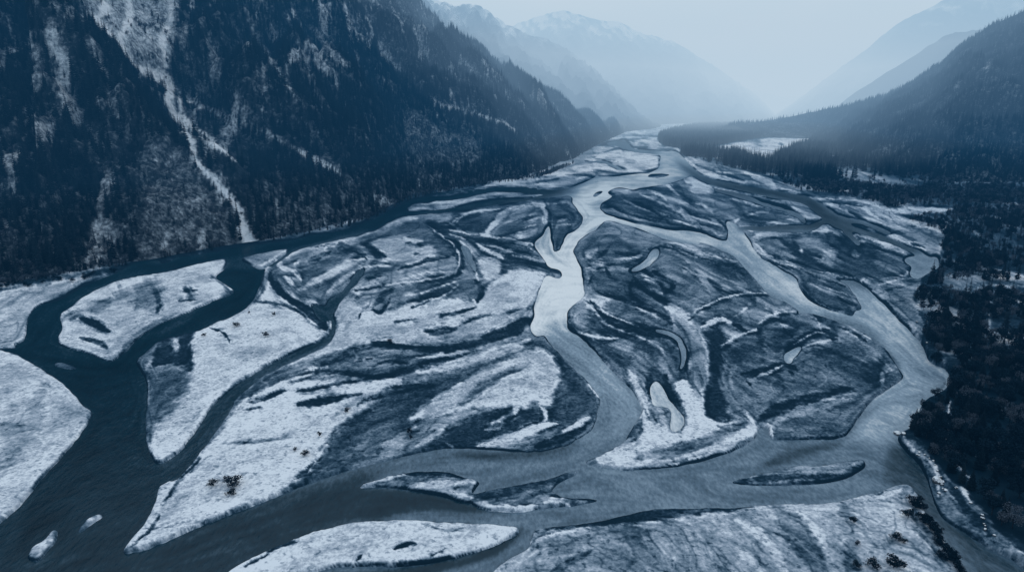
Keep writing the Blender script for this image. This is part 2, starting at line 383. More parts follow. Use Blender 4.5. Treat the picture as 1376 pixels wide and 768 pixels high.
# lower central bar
P([(300, 580), (330, 535), (400, 515), (470, 515), (540, 510), (520, 540), (470, 580), (430, 640), (300, 695), (170, 740), (215, 660), (270, 610)], .9, 4)
T([(335, 543), (360, 534), (382, 527)], .15, 7); T([(400, 545), (430, 538), (462, 536)], .1, 6); T([(400, 527), (440, 520), (480, 513)], .2, 5); T([(426, 492), (445, 487), (462, 480)], .2, 4); T([(326, 553), (345, 550), (352, 549)], .3, 3)
T([(368, 517), (395, 508), (421, 501)], .35, 4); T([(400, 546), (440, 541), (486, 531)], .1, 7); T([(300, 598), (340, 596), (400, 590)], .75, 3); T([(270, 618), (258, 632), (232, 660), (205, 712), (175, 740)], .5, 3)
T([(194, 716), (230, 712), (262, 700)], .55, 2)
P([(380, 662), (410, 640), (425, 615), (450, 580), (500, 545), (520, 530), (560, 518), (600, 512), (660, 496), (690, 488), (640, 512), (598, 535), (575, 565), (545, 583), (520, 592), (515, 610), (460, 634), (410, 652)], .24, 6)
T([(480, 545), (530, 525), (580, 520)], .12, 8); T([(400, 655), (440, 620), (480, 575), (520, 550)], .2, 12, 8); T([(515, 602), (535, 590), (560, 573)], .65, 7); T([(425, 655), (470, 620), (500, 580)], .3, 10)
T([(440, 600), (428, 615), (415, 640)], .75, 3); T([(447, 565), (470, 545), (500, 530)], .6, 6); T([(555, 565), (590, 545), (625, 520)], .8, 16, 6)
P([(577, 562), (600, 532), (640, 502), (680, 484), (720, 470), (742, 480), (755, 495), (760, 512), (747, 530), (744, 548), (735, 553), (715, 538), (705, 562), (690, 577), (660, 582), (668, 562), (650, 548), (620, 556)], .8, 5)
T([(560, 500), (620, 490), (700, 468)], .8, 12, 5); T([(620, 490, 8), (660, 478, 10), (712, 458, 10)], .8, 9); T([(690, 500), (650, 520), (620, 545)], .5, 8, 6); T([(670, 520), (710, 500), (735, 490)], .88, 8, 4)
P([(745, 535), (755, 500), (742, 470), (768, 491), (791, 514), (803, 534), (800, 568), (782, 583), (755, 585), (735, 566)], .22, 6)
P([(575, 600), (600, 577), (640, 556), (700, 548), (745, 552), (750, 575), (700, 585), (650, 598), (600, 604)], .13, 6)
T([(640, 600, 5), (680, 591, 9), (715, 578, 12), (748, 569, 9)], .92, 9); T([(744, 592, 4), (768, 577, 9), (792, 562, 9)], .8, 8); T([(560, 602), (580, 590), (600, 572)], .75, 7); T([(615, 605), (600, 598)], .5, 4)
T([(660, 570), (690, 555), (700, 540)], .75, 6); T([(650, 578), (672, 575)], .6, 5); T([(725, 545), (735, 560), (730, 566)], .8, 5); T([(793, 518), (803, 535)], .85, 4); O(683, 560, 5, 10, .06); O(770, 520, 8, 8, .08)
T([(720, 600), (760, 588), (785, 575)], .08, 9, 3)
T([(480, 655), (505, 648), (545, 641)], .85, 4); P([(556, 656), (575, 651), (600, 650), (612, 657), (590, 662), (570, 660)], .8, 2); T([(612, 654), (628, 650), (644, 648)], .92, 7); T([(604, 663), (620, 668), (634, 672)], .8, 6); T([(545, 640), (590, 637), (625, 646)], .06, 8)
T([(640, 672), (700, 656), (760, 640)], .2, 16); T([(642, 682), (670, 686), (700, 686), (722, 681)], .92, 6); T([(730, 679), (748, 677), (765, 680)], .75, 4); T([(700, 648), (730, 643)], .5, 4); T([(740, 668), (780, 670), (815, 671)], .1, 6)
T([(985, 648), (1050, 645), (1120, 645), (1160, 628)], .12, 9); T([(1065, 632), (1100, 633), (1135, 628), (1160, 621)], .6, 8)
T([(145, 705), (120, 700)], .85, 20); O(60, 735, 24, 26, .85)
# eastern field
P([(784, 400), (765, 414), (765, 444), (821, 497), (862, 545), (870, 500), (905, 490), (930, 430), (1000, 400), (1010, 370), (960, 335), (800, 297), (769, 337)], .34, 5)
P([(842, 500), (852, 505), (862, 525), (875, 548), (866, 552), (858, 540)], .9, 3)
P([(905, 520), (925, 512), (945, 540), (960, 562), (1000, 572), (1018, 580), (1005, 592), (970, 604), (920, 618), (870, 626), (810, 624), (800, 615), (835, 600), (858, 592), (862, 575), (858, 556), (862, 546), (875, 560), (895, 580), (910, 587), (922, 572), (918, 548)], .9, 3)
T([(860, 614), (910, 608), (960, 590), (1000, 574)], .35, 14, 7); T([(795, 620), (835, 627), (880, 627), (924, 620), (974, 605), (1012, 588)], .75, 3); O(845, 585, 12, 13, .07); T([(862, 545), (868, 556), (876, 570)], .6, 3); O(886, 562, 12, 10, .5); O(850, 604, 14, 8, .95)
T([(872, 500, 8), (872, 520, 10), (873, 540, 5)], .08, 9); T([(895, 500, 8), (896, 525, 10), (912, 548, 6)], .08, 8); O(880, 500, 14, 20, .15); O(893, 490, 8, 12, .5); T([(878, 560), (885, 570)], .2, 3)
T([(905, 412, 20), (918, 440, 26), (930, 470, 30), (940, 500, 30), (942, 535, 26)], .66, 26, 6); T([(893, 412), (905, 420), (925, 425)], .8, 6); T([(940, 440), (948, 470), (955, 520)], .7, 5)
T([(948, 425, 10), (955, 442, 26), (966, 470, 22), (965, 510, 24), (962, 550, 30), (985, 565, 10)], .08, 22, 5)
T([(980, 555), (1004, 562)], .3, 10)
T([(765, 414), (762, 433), (775, 449)], .06, 6); O(783, 424, 13, 11, .62); T([(793, 418), (800, 430), (815, 445)], .5, 5); T([(784, 401, 4), (800, 406, 6), (818, 405, 3)], .8, 6)
T([(785, 407), (818, 430), (860, 447), (890, 452)], .08, 6); T([(800, 412), (830, 428), (870, 442)], .7, 2.5); T([(840, 434), (873, 444), (903, 457), (921, 474), (921, 497)], .07, 5); T([(840, 407), (873, 417), (897, 430), (903, 442)], .1, 6)
P([(785, 448), (830, 445), (870, 462), (880, 490), (862, 505), (840, 497), (810, 475)], .22, 4); O(835, 470, 14, 10, .6); O(862, 486, 12, 12, .5); T([(782, 450), (800, 455), (830, 458)], .8, 4); T([(845, 448), (880, 462), (895, 480)], .6, 4)
T([(800, 472), (820, 495), (845, 522), (862, 545)], .6, 2)
T([(850, 377), (847, 393), (862, 408), (880, 414)], .1, 5); T([(857, 360), (877, 376), (900, 386), (896, 400), (892, 412)], .1, 7); T([(862, 368), (878, 382), (890, 395)], .7, 7, 3); T([(840, 362), (856, 352), (866, 340), (875, 333)], .12, 4)
T([(800, 350), (812, 340), (820, 330)], .15, 5); T([(788, 350), (798, 342), (803, 335)], .7, 5); T([(775, 340), (800, 320), (820, 300)], .25, 8); T([(800, 357), (840, 356)], .55, 4); T([(790, 365), (820, 364)], .65, 5); O(830, 320, 22, 10, .42)
T([(883, 333), (902, 332), (917, 340), (950, 350), (1000, 362)], .1, 5); T([(905, 326), (940, 340), (990, 352)], .7, 2.5); T([(897, 330), (930, 345), (960, 355)], .5, 3)
P([(885, 350), (905, 340), (960, 358), (1000, 370), (1025, 394), (990, 400), (940, 412), (905, 410), (893, 390)], .4, 5); T([(950, 372), (962, 385), (975, 396), (998, 396)], .1, 8); O(985, 380, 10, 8, .45); T([(925, 362), (942, 374)], .15, 3)
T([(930, 428), (942, 416), (968, 403), (1000, 397), (1034, 395)], .85, 2.2); T([(925, 432), (942, 420), (968, 407), (1000, 400), (1034, 398)], .06, 4)
T([(970, 466), (992, 452), (1016, 444), (1024, 432), (1045, 424), (1072, 421)], .8, 2.2); T([(974, 470), (996, 456), (1019, 447), (1027, 436), (1047, 428), (1072, 424)], .08, 4.5)
P([(935, 430), (965, 408), (1005, 402), (1020, 410), (1000, 425), (970, 432), (940, 438)], .3, 4); P([(1012, 410), (1035, 400), (1055, 408), (1070, 417), (1040, 422), (1022, 425)], .46, 4); T([(950, 434), (975, 428), (985, 440)], .6, 6); T([(1010, 405), (1030, 415), (1040, 425)], .12, 3)
P([(985, 465), (1015, 448), (1045, 432), (1080, 424), (1130, 436), (1170, 460), (1195, 485), (1205, 505), (1170, 536), (1100, 548), (1030, 555), (1005, 555), (975, 540), (970, 490)], .35, 6)
P([(975, 475), (1000, 460), (1018, 465), (1018, 480), (995, 490), (978, 488)], .14, 7); T([(1000, 507), (1028, 501), (1052, 492), (1072, 500)], .06, 9); T([(1010, 512), (1035, 500), (1054, 488)], .6, 3)
T([(1020, 450), (1022, 470), (1025, 485)], .15, 9, 5); T([(1057, 468), (1085, 451), (1108, 446), (1124, 455)], .08, 7); T([(1072, 470), (1098, 461), (1128, 457)], .7, 3); T([(1050, 436), (1062, 446), (1075, 440)], .15, 4); T([(1100, 430), (1118, 440), (1120, 455)], .12, 6)
O(1052, 438, 10, 3, .6); P([(1085, 470), (1140, 462), (1165, 480), (1130, 486), (1095, 480)], .22, 5); P([(1130, 440), (1160, 452), (1182, 470), (1185, 490), (1165, 470), (1145, 455)], .5, 3); P([(1160, 490), (1185, 485), (1192, 500), (1180, 525), (1160, 510)], .16, 6)
T([(1095, 425), (1112, 432), (1140, 445)], .12, 8); T([(1186, 520), (1187, 505), (1194, 494), (1206, 503)], .6, 8)
P([(1040, 575), (1060, 560), (1100, 545), (1150, 538), (1170, 538), (1150, 562), (1135, 583), (1100, 588), (1045, 588)], .32, 4); T([(1045, 568, 5), (1075, 556, 12), (1110, 545, 12), (1152, 535, 6)], .62, 10, 4)
T([(1018, 572, 9), (1035, 556, 14), (1074, 541, 13), (1124, 528, 9), (1150, 522, 4)], .04, 12); T([(1032, 572), (1037, 589)], .95, 3.5); T([(1003, 556), (1014, 577)], .95, 4)
T([(1007, 515), (1015, 530), (1060, 525), (1120, 515)], .42, 20, 10)
P([(1076, 385), (1100, 395), (1130, 405), (1146, 422), (1110, 414), (1084, 400)], .28, 3); T([(1080, 381), (1115, 390), (1150, 402)], .75, 2.5); T([(1015, 334), (1045, 355), (1085, 369), (1135, 385)], .1, 3); T([(1022, 336), (1060, 358), (1100, 366), (1140, 380)], .6, 3); T([(1125, 400), (1150, 413)], .1, 6); T([(1076, 384), (1084, 397), (1098, 408), (1120, 417), (1144, 424)], .6, 2)
# right-hand bars
P([(812, 262), (860, 252), (920, 236), (960, 250), (1060, 265), (1110, 300), (1180, 325), (1235, 350), (1220, 372), (1160, 380), (1080, 362), (1015, 334), (1000, 305), (977, 297), (975, 322), (900, 309), (820, 287)], .3, 4)
for a in ([(860, 262), (885, 272), (905, 280)], [(835, 268), (870, 282), (900, 290)], [(818, 280), (860, 292), (905, 302)], [(880, 262), (900, 268), (925, 275)], [(910, 284), (935, 294), (968, 304)], [(905, 296), (930, 304), (965, 313)],
          [(870, 256), (885, 262), (895, 270)], [(930, 272), (950, 280), (958, 290)]):
    T(a, .72, 3.2)
for a in ([(812, 272), (840, 287), (880, 298), (930, 307)], [(850, 272), (880, 285), (900, 300)], [(912, 272), (930, 288), (955, 297)], [(965, 297), (972, 302), (975, 310)], [(890, 276), (915, 290), (940, 300)]):
    T(a, .08, 3.5)
P([(912, 238), (925, 236), (950, 248), (961, 256), (945, 261), (925, 256), (930, 250), (918, 245)], .9, 2); T([(903, 246), (912, 252), (918, 260)], .1, 6); T([(895, 245), (903, 255), (912, 264)], .8, 4); T([(835, 258), (870, 248), (880, 240)], .8, 5)
for a in ([(918, 211), (935, 226), (955, 236), (985, 243)], [(925, 207), (950, 214), (985, 226), (1020, 236)], [(970, 228), (1000, 230), (1030, 240), (1042, 252)], [(960, 252), (1000, 262), (1050, 272), (1080, 280)], [(975, 262), (1010, 268), (1040, 280)],
          [(1035, 268), (1060, 272), (1085, 280)], [(1050, 255), (1075, 259)], [(940, 228), (975, 238), (1020, 248)]):
    T(a, .74, 4.5)
for a in ([(960, 255), (994, 267), (1034, 275), (1067, 285), (1083, 298)], [(935, 222), (960, 230), (1000, 243)], [(970, 250), (1010, 258), (1050, 266)], [(940, 265), (980, 272), (1010, 278)]):
    T(a, .09, 4)
P([(992, 303), (1000, 288), (1035, 283), (1075, 290), (1078, 300), (1040, 304)], .2, 3); T([(985, 304), (995, 292), (1015, 285)], .65, 2.5); T([(1045, 303), (1070, 297), (1080, 290)], .7, 5); T([(960, 262), (985, 275), (985, 290)], .3, 6)
P([(1063, 280), (1085, 278), (1105, 286), (1108, 293), (1092, 297), (1076, 292)], .82, 2); P([(1092, 310), (1104, 303), (1120, 299), (1118, 308), (1108, 314)], .85, 2)
P([(1106, 271), (1150, 270), (1180, 279), (1230, 300), (1255, 312), (1258, 335), (1220, 330), (1170, 315), (1135, 300)], .42, 4)
for a in ([(1106, 273), (1130, 280), (1150, 292)], [(1130, 274), (1165, 284), (1185, 296)], [(1133, 300), (1165, 308), (1195, 318)], [(1140, 312), (1180, 325), (1215, 338)], [(1150, 275), (1190, 290), (1210, 300)], [(1195, 318), (1225, 328), (1245, 338)]):
    T(a, .8, 5.5)
for a in ([(1140, 285), (1170, 300), (1200, 312)], [(1170, 284), (1200, 300), (1230, 306)], [(1185, 306), (1200, 313), (1225, 312)]):
    T(a, .1, 4.5)
T([(1067, 261), (1100, 267), (1140, 270), (1178, 278), (1215, 297), (1245, 310), (1270, 317)], .85, 2.4); T([(1090, 270), (1140, 275), (1178, 284), (1215, 303)], .15, 2.5)
P([(1018, 328), (1040, 316), (1090, 314), (1140, 320), (1200, 340), (1222, 355), (1218, 368), (1180, 376), (1120, 368), (1060, 356), (1030, 345)], .2, 4)
O(1091, 331, 17, 9, .46); O(1114, 345, 12, 11, .66); O(1047, 333, 17, 10, .4); O(1055, 343, 10, 6, .6); O(1140, 345, 12, 5, .1); O(1155, 330, 10, 6, .12); O(1125, 328, 9, 8, .1); T([(1112, 318), (1122, 335), (1132, 350)], .12, 7)
T([(1018, 322), (1036, 312), (1062, 310), (1090, 312)], .5, 3); T([(1014, 326), (1025, 340), (1045, 352), (1100, 365), (1150, 376)], .75, 2.2); T([(1065, 322), (1078, 340), (1092, 350)], .1, 5)
O(1195, 350, 26, 13, .62, .6); T([(1215, 346), (1225, 358), (1215, 372), (1180, 378)], .75, 3); T([(1130, 312), (1170, 330), (1220, 345)], .5, 5); T([(1150, 385), (1165, 378), (1180, 380)], .7, 6)
P([(1160, 383), (1190, 376), (1222, 374), (1235, 390), (1225, 405), (1240, 440), (1238, 460), (1205, 424), (1180, 400)], .36, 3); T([(1190, 392), (1225, 384)], .12, 2.5); T([(1180, 386), (1205, 378), (1225, 376)], .7, 2.5); T([(1160, 381), (1184, 403), (1207, 427), (1236, 462)], .04, 3)
T([(1195, 408), (1215, 405)], .2, 3); T([(1205, 415), (1225, 440), (1238, 455)], .5, 5)
# bottom bars
P([(700, 900), (660, 775), (720, 725), (850, 700), (1000, 684), (1218, 652), (1260, 720), (1400, 900)], .74, 4)
P([(718, 715), (768, 705), (840, 692), (880, 683), (940, 682), (1000, 680), (1008, 684), (960, 691), (900, 698), (850, 704), (790, 708), (730, 720)], .07, 3)
P([(720, 735), (800, 715), (900, 700), (980, 695), (985, 740), (940, 790), (700, 800)], .56, 12); T([(1040, 685, 16), (1065, 710, 26), (1085, 740, 26), (1110, 790, 26)], .42, 24, 8); T([(1075, 695), (1095, 715), (1110, 735)], .88, 8); T([(990, 700), (1030, 730), (1060, 780)], .9, 12, 6)
T([(1130, 680), (1145, 720), (1140, 790)], .5, 14, 8); T([(1130, 672), (1180, 670), (1215, 660)], .9, 8); T([(1160, 670), (1185, 664)], .4, 7); T([(1225, 690), (1245, 720), (1270, 760)], .35, 12); T([(720, 790), (760, 760), (800, 740)], .3, 8)
P([(695, 713), (650, 740), (535, 760), (300, 790), (330, 755), (420, 716), (520, 702), (650, 705)], .92, 2); T([(530, 743), (545, 737), (556, 733)], .08, 6); T([(480, 757), (487, 750)], .1, 5); T([(580, 712), (600, 718), (625, 712)], .5, 3); T([(580, 750), (600, 740)], .4, 2.5)
T([(360, 745), (385, 735), (400, 733)], .15, 6); T([(330, 765), (360, 750)], .3, 5)

T([(-260, 440), (0, 389), (100, 372), (150, 364), (200, 353), (300, 333), (380, 322), (460, 306), (500, 292), (540, 272), (570, 262), (620, 252), (660, 246)], .1, 8, 3)
T([(-100, 398), (60, 383), (140, 374)], .6, 3, 3)
# ---- second pass: the finer bars, hollows and rims
for a, v, w in (
    # far right braids
    ([(921, 226), (935, 231), (957, 236)], .82, 5), ([(962, 231), (985, 233), (1007, 234)], .78, 2), ([(1009, 238), (1030, 246), (1044, 256)], .72, 6), ([(967, 253), (1000, 262), (1030, 269)], .72, 3),
    ([(1009, 260), (1030, 264)], .85, 1.6), ([(1039, 265), (1060, 269), (1084, 276)], .72, 4), ([(1037, 270), (1067, 277), (1084, 284), (1105, 291)], .72, 3), ([(978, 267), (1000, 272), (1034, 281)], .66, 3),
    ([(978, 300), (990, 293), (1017, 287), (1033, 286)], .68, 1.8), ([(1029, 303), (1050, 299), (1077, 296)], .62, 5), ([(994, 304), (1030, 304), (1060, 302)], .85, 1.3), ([(1047, 284), (1067, 289)], .72, 4), ([(1083, 301), (1094, 303)], .6, 3),
    ([(1007, 311), (1017, 310)], .8, 2.5), ([(1012, 322), (1030, 314), (1060, 313), (1085, 312)], .62, 5), ([(1092, 312), (1105, 306), (1120, 301)], .66, 5), ([(1110, 305), (1125, 314), (1134, 322)], .6, 5),
    ([(1013, 328), (1025, 323), (1037, 320), (1050, 319)], .08, 3.5), ([(1049, 320), (1060, 332), (1080, 340), (1104, 347)], .10, 7), ([(1118, 335), (1128, 348)], .1, 5), ([(935, 280), (947, 289), (973, 297)], .08, 2.2), ([(1034, 278), (1007, 287), (977, 298)], .1, 2),
    ([(912, 279), (922, 292), (940, 302)], .68, 5), ([(935, 304), (960, 312), (978, 318)], .62, 6), ([(915, 302), (940, 311), (960, 319), (981, 326)], .06, 1.6), ([(902, 230), (915, 242), (930, 262)], .3, 5), ([(1018, 338), (1035, 348), (1060, 354), (1100, 364)], .6, 2.5),
    ([(1132, 299), (1150, 304), (1170, 311), (1184, 317)], .7, 6), ([(1146, 304), (1165, 311)], .15, 2.5), ([(1139, 312), (1170, 320), (1200, 329), (1220, 338)], .7, 4.5), ([(1195, 315), (1212, 322), (1224, 326)], .66, 5), ([(1161, 293), (1175, 298), (1184, 301)], .66, 5),
    ([(1160, 279), (1183, 286)], .72, 3), ([(1208, 298), (1222, 303)], .6, 3), ([(1063, 260), (1080, 264), (1100, 268)], .75, 2.5), ([(1140, 270), (1165, 273), (1180, 277)], .85, 2.2), ([(1217, 297), (1232, 304)], .85, 2), ([(1224, 328), (1244, 334)], .08, 4),
    ([(1100, 273), (1112, 281), (1126, 290)], .75, 2.5), ([(1150, 326), (1180, 334), (1215, 346)], .16, 4),
    # below the long left channel
    ([(618, 288), (640, 285), (672, 282)], .88, 2.2), ([(604, 315), (625, 323)], .88, 2.2), ([(614, 309), (632, 317)], .75, 2.5), ([(607, 299), (615, 293)], .75, 3), ([(704, 299), (729, 292)], .65, 2), ([(702, 307), (720, 303)], .68, 2), ([(727, 273), (734, 288), (731, 297), (738, 308)], .9, 6),
    ([(732, 271), (740, 290)], .07, 4.5), ([(741, 307), (774, 300)], .66, 2.5), ([(744, 296), (772, 288)], .12, 3), ([(690, 298), (720, 290)], .1, 3), ([(655, 265), (680, 265)], .2, 1.6), ([(695, 262), (722, 262)], .3, 1.5), ([(560, 276), (590, 273)], .8, 2), ([(600, 275), (630, 270), (655, 268)], .8, 2),
    ([(640, 318), (680, 333), (716, 345)], .12, 4), ([(660, 318), (700, 328), (720, 338)], .62, 1.8), ([(690, 343), (720, 350), (740, 356)], .5, 2), ([(655, 330), (690, 340)], .55, 2),
    # east of the silver channel
    ([(785, 349), (793, 340)], .75, 3), ([(827, 341), (850, 343), (863, 340)], .1, 5), ([(824, 350), (850, 348), (864, 344)], .66, 1.8), ([(785, 361), (802, 361)], .85, 1.8), ([(803, 363), (817, 357), (853, 356), (864, 348)], .07, 2),
    ([(860, 360), (877, 372)], .07, 3.5), ([(877, 365), (892, 375), (905, 385), (892, 396)], .05, 5), ([(852, 373), (860, 385), (884, 402), (897, 413)], .06, 5), ([(845, 388), (850, 402)], .08, 4), ([(800, 392), (830, 402), (867, 414), (887, 424), (902, 438)], .06, 4),
    ([(854, 414), (887, 430)], .66, 4), ([(793, 405), (815, 424), (853, 437), (887, 445), (910, 457)], .04, 6.5), ([(802, 408), (818, 424), (860, 440)], .8, 1.2), ([(785, 407), (800, 420), (815, 437), (863, 455)], .74, 2.5), ([(830, 380), (818, 372), (814, 360)], .16, 4), ([(795, 375), (790, 385)], .08, 3),
    ([(920, 350), (928, 355)], .7, 3), ([(918, 362), (930, 370), (942, 382)], .12, 2.5), ([(1000, 372), (985, 362)], .15, 3),
    # left of the field
    ([(413, 352), (428, 348), (442, 343)], .06, 5), ([(440, 336), (449, 337)], .08, 3.5), ([(470, 348), (487, 347)], .08, 3), ([(453, 330), (470, 337), (487, 345), (494, 354)], .08, 1.6), ([(480, 329), (494, 340), (497, 350), (489, 358)], .55, 5), ([(489, 330), (508, 339), (518, 345)], .05, 4.5),
    ([(537, 363), (560, 356), (580, 348), (612, 345)], .06, 3), ([(492, 375), (514, 372)], .12, 3), ([(474, 392), (500, 388), (524, 385)], .08, 2.5), ([(517, 384), (560, 379), (604, 373)], .8, 2), ([(554, 415), (570, 407), (588, 399)], .07, 5), ([(556, 412), (580, 404), (600, 400)], .75, 1.5),
    ([(500, 417), (512, 421), (525, 404)], .06, 4.5), ([(545, 320), (552, 322)], .1, 2.5), ([(546, 328), (553, 328)], .1, 2), ([(562, 330), (568, 331)], .1, 2), ([(556, 344), (562, 343)], .12, 2), ([(383, 348), (400, 338), (415, 334)], .85, 3.5), ([(450, 328), (430, 332), (415, 334)], .12, 1.8),
    ([(480, 362), (500, 359), (530, 358)], .8, 2), ([(388, 362), (400, 370), (405, 378)], .88, 5), ([(382, 372), (395, 384)], .85, 7), ([(455, 405), (448, 415), (444, 424)], .9, 3), ([(487, 420), (480, 432)], .12, 1.6), ([(500, 408), (488, 418)], .12, 1.6),
    # big eastern bar
    ([(940, 442), (970, 431), (983, 435)], .8, 4.5), ([(1017, 450), (1022, 440), (1035, 433), (1060, 424)], .07, 5), ([(1054, 442), (1066, 455)], .08, 2.5), ([(1056, 473), (1082, 457), (1103, 447), (1115, 452), (1125, 458)], .04, 7), ([(1062, 465), (1080, 455), (1097, 447), (1113, 452)], .8, 1.4),
    ([(1028, 505), (1054, 497), (1066, 508)], .07, 6), ([(995, 505), (1030, 497), (1054, 489)], .05, 4.5), ([(1012, 511), (1035, 502), (1052, 492)], .7, 2.5), ([(1003, 513), (1010, 523)], .06, 3), ([(972, 480), (978, 500), (984, 520)], .5, 5), ([(1109, 490), (1110, 496)], .08, 2), ([(1190, 474), (1205, 488), (1212, 502)], .16, 6),
    ([(1092, 424), (1115, 432), (1140, 446), (1165, 460)], .08, 4), ([(1155, 442), (1168, 452), (1180, 462)], .07, 4), ([(1090, 422), (1100, 436), (1104, 446)], .6, 1.6), ([(984, 428), (1000, 418), (1010, 408)], .6, 2), ([(985, 436), (1003, 446)], .1, 6), ([(1020, 410), (1012, 400)], .2, 3)):
    T(a, v, w + .5, .7)
for x_, y_, rx_, ry_, v in ((990, 276, 10, 5, .16), (1012, 297, 20, 5, .18), (1037, 332, 12, 7, .13), (1078, 319, 14, 4.5, .12), (1095, 330, 16, 8, .48), (1115, 342, 9, 8, .68), (1077, 338, 2.5, 3, .88), (1187, 312, 12, 4.5, .08), (1187, 311.5, 3, 1.5, .95), (1218, 313, 13, 3, .15), (697, 317, 6, 4.5, .85), (805, 356, 10, 2.4, .88),
        (781, 425, 9, 10, .66), (1042, 455, 9, 6, .15), (1052, 438, 5, 2, .8), (1102, 474, 16, 6, .12), (1175, 497, 14, 10, .12), (962, 380, 4, 3, .1), (985, 385, 12, 8, .5), (915, 400, 14, 6, .42), (878, 383, 6, 6, .6), (950, 445, 10, 6, .12), (1155, 335, 8, 4, .08), (1150, 342, 5, 4, .55), (1170, 345, 8, 4, .12)):
    O(x_, y_, rx_, ry_, v)

# ---- wooded flats on the right
def flat(pts, v, soft=4):
    B.poly(pts, v, soft)
flat([(884, 188), (900, 176), (960, 168), (1060, 160), (1140, 160), (1130, 180), (1060, 186), (1010, 190), (957, 198), (905, 201)], .02, 1.5)
flat([(912, 206), (935, 200), (970, 203), (1004, 209), (1034, 214), (1100, 180), (1300, 200), (1660, 220), (1660, 870), (1410, 800), (1376, 755), (1340, 738), (1300, 705), (1266, 652), (1240, 612), (1212, 590), (1228, 575), (1236, 548), (1266, 531),
      (1280, 512), (1270, 495), (1250, 487), (1238, 465), (1240, 440), (1226, 405), (1236, 388), (1240, 375), (1262, 362), (1263, 340), (1268, 318), (1245, 307), (1215, 293), (1180, 274), (1140, 266), (1100, 262), (1060, 254), (1030, 238), (990, 228), (950, 218), (925, 211)], .07, 1.5)
T([(884, 198), (905, 199), (913, 203)], .85, 3); T([(920, 172), (960, 167), (1000, 164)], .8, 4)
P([(957, 198), (1010, 188), (1060, 183), (1094, 178), (1114, 175), (1095, 187), (1066, 196), (1045, 206), (1034, 214), (1004, 208), (975, 203)], .8, 2.5); O(1020, 196, 6, 1.6, .4); O(1045, 193, 7, 1.6, .4)
P([(1121, 228), (1161, 233), (1201, 241), (1235, 249), (1232, 260), (1190, 256), (1140, 243)], .42, 3); P([(1194, 283), (1230, 281), (1280, 284), (1268, 289), (1240, 291), (1215, 289)], .85, 1.8); P([(1290, 244), (1376, 240), (1600, 240), (1600, 256), (1376, 254), (1300, 252)], .25, 5)
P([(1300, 320), (1376, 318), (1600, 320), (1600, 345), (1376, 342), (1320, 336)], .16, 4); P([(1255, 380), (1290, 372), (1376, 376), (1600, 380), (1600, 400), (1376, 400), (1290, 396)], .26, 4); T([(1310, 383), (1345, 386), (1376, 387), (1500, 390)], .6, 3.5); T([(1337, 409), (1376, 411), (1500, 412)], .45, 2.5)
T([(1330, 414), (1329, 435), (1325, 462)], .32, 4); T([(1297, 305), (1312, 320), (1318, 335), (1305, 344)], .25, 3); T([(1335, 472), (1350, 467), (1365, 470)], .35, 4)
T([(1275, 548), (1272, 575), (1270, 605), (1275, 622), (1292, 645), (1307, 662)], .6, 3.0); T([(1325, 676), (1345, 700), (1370, 722)], .28, 3); T([(1262, 480), (1285, 484), (1310, 490)], .45, 6)
T([(1213, 592, 5), (1222, 606, 4), (1238, 620, 3), (1252, 632, 4), (1258, 645, 6), (1260, 668, 6)], .75, 4); T([(1268, 648), (1290, 664), (1300, 685), (1316, 700), (1330, 718), (1360, 752), (1400, 790)], .35, 7, 3)
T([(1290, 665), (1300, 682)], .9, 5); O(1231, 560, 8, 6, .5); O(1262, 550, 6, 3, .7)
D.poly([(884, 187), (900, 177), (960, 166), (1060, 158), (1140, 158), (1125, 176), (1060, 181), (1010, 186), (957, 196), (925, 199), (900, 198)], 1, .8)
D.poly([(914, 205), (935, 201), (970, 204), (1004, 210), (1034, 216), (1050, 207), (1090, 190), (1118, 180), (1400, 200), (1660, 200), (1660, 285), (1400, 285), (1285, 290), (1282, 283), (1230, 279), (1192, 281), (1178, 273), (1140, 265), (1100, 260), (1062, 252), (1030, 237), (990, 227), (950, 218), (925, 211)], .84, .8)
D.poly([(1118, 226), (1161, 231), (1201, 239), (1237, 247), (1234, 258), (1190, 254), (1136, 242)], .04, 1)
D.poly([(1290, 244), (1376, 240), (1600, 240), (1600, 256), (1376, 254), (1300, 252)], .12, 1)
D.poly([(1222, 296), (1285, 291), (1376, 270), (1660, 270), (1660, 368), (1376, 366), (1290, 370), (1264, 366), (1264, 340), (1270, 320), (1248, 308)], .62, 1)
D.poly([(1300, 320), (1376, 318), (1600, 320), (1600, 345), (1376, 342), (1320, 336)], .15, 1)
D.poly([(1243, 408), (1262, 394), (1300, 398), (1376, 402), (1660, 402), (1660, 498), (1376, 497), (1310, 492), (1285, 486), (1255, 487), (1240, 470), (1248, 440)], .72, 1)
D.poly([(1296, 496), (1660, 490), (1660, 870), (1430, 800), (1376, 742), (1346, 722), (1320, 695), (1298, 668), (1276, 655), (1244, 610), (1226, 588), (1232, 572), (1242, 552), (1268, 536), (1284, 514)], 1, 1)
D.stroke([(1275, 550), (1272, 580), (1271, 605), (1278, 625), (1293, 647), (1308, 664)], 0, 12)
for bx_, by_, rx_, ry_ in ((1345, 556, 9, 4), (1362, 640, 10, 5), (1300, 588, 6, 4), (1322, 520, 9, 3), (1350, 700, 9, 5), (1310, 625, 6, 3)):
    D.blob(bx_, by_, rx_, ry_, 0); B.blob(bx_, by_, rx_ * .6, ry_ * .6, .5)
D.stroke([(1330, 414), (1329, 435), (1325, 462)], 0, 4)

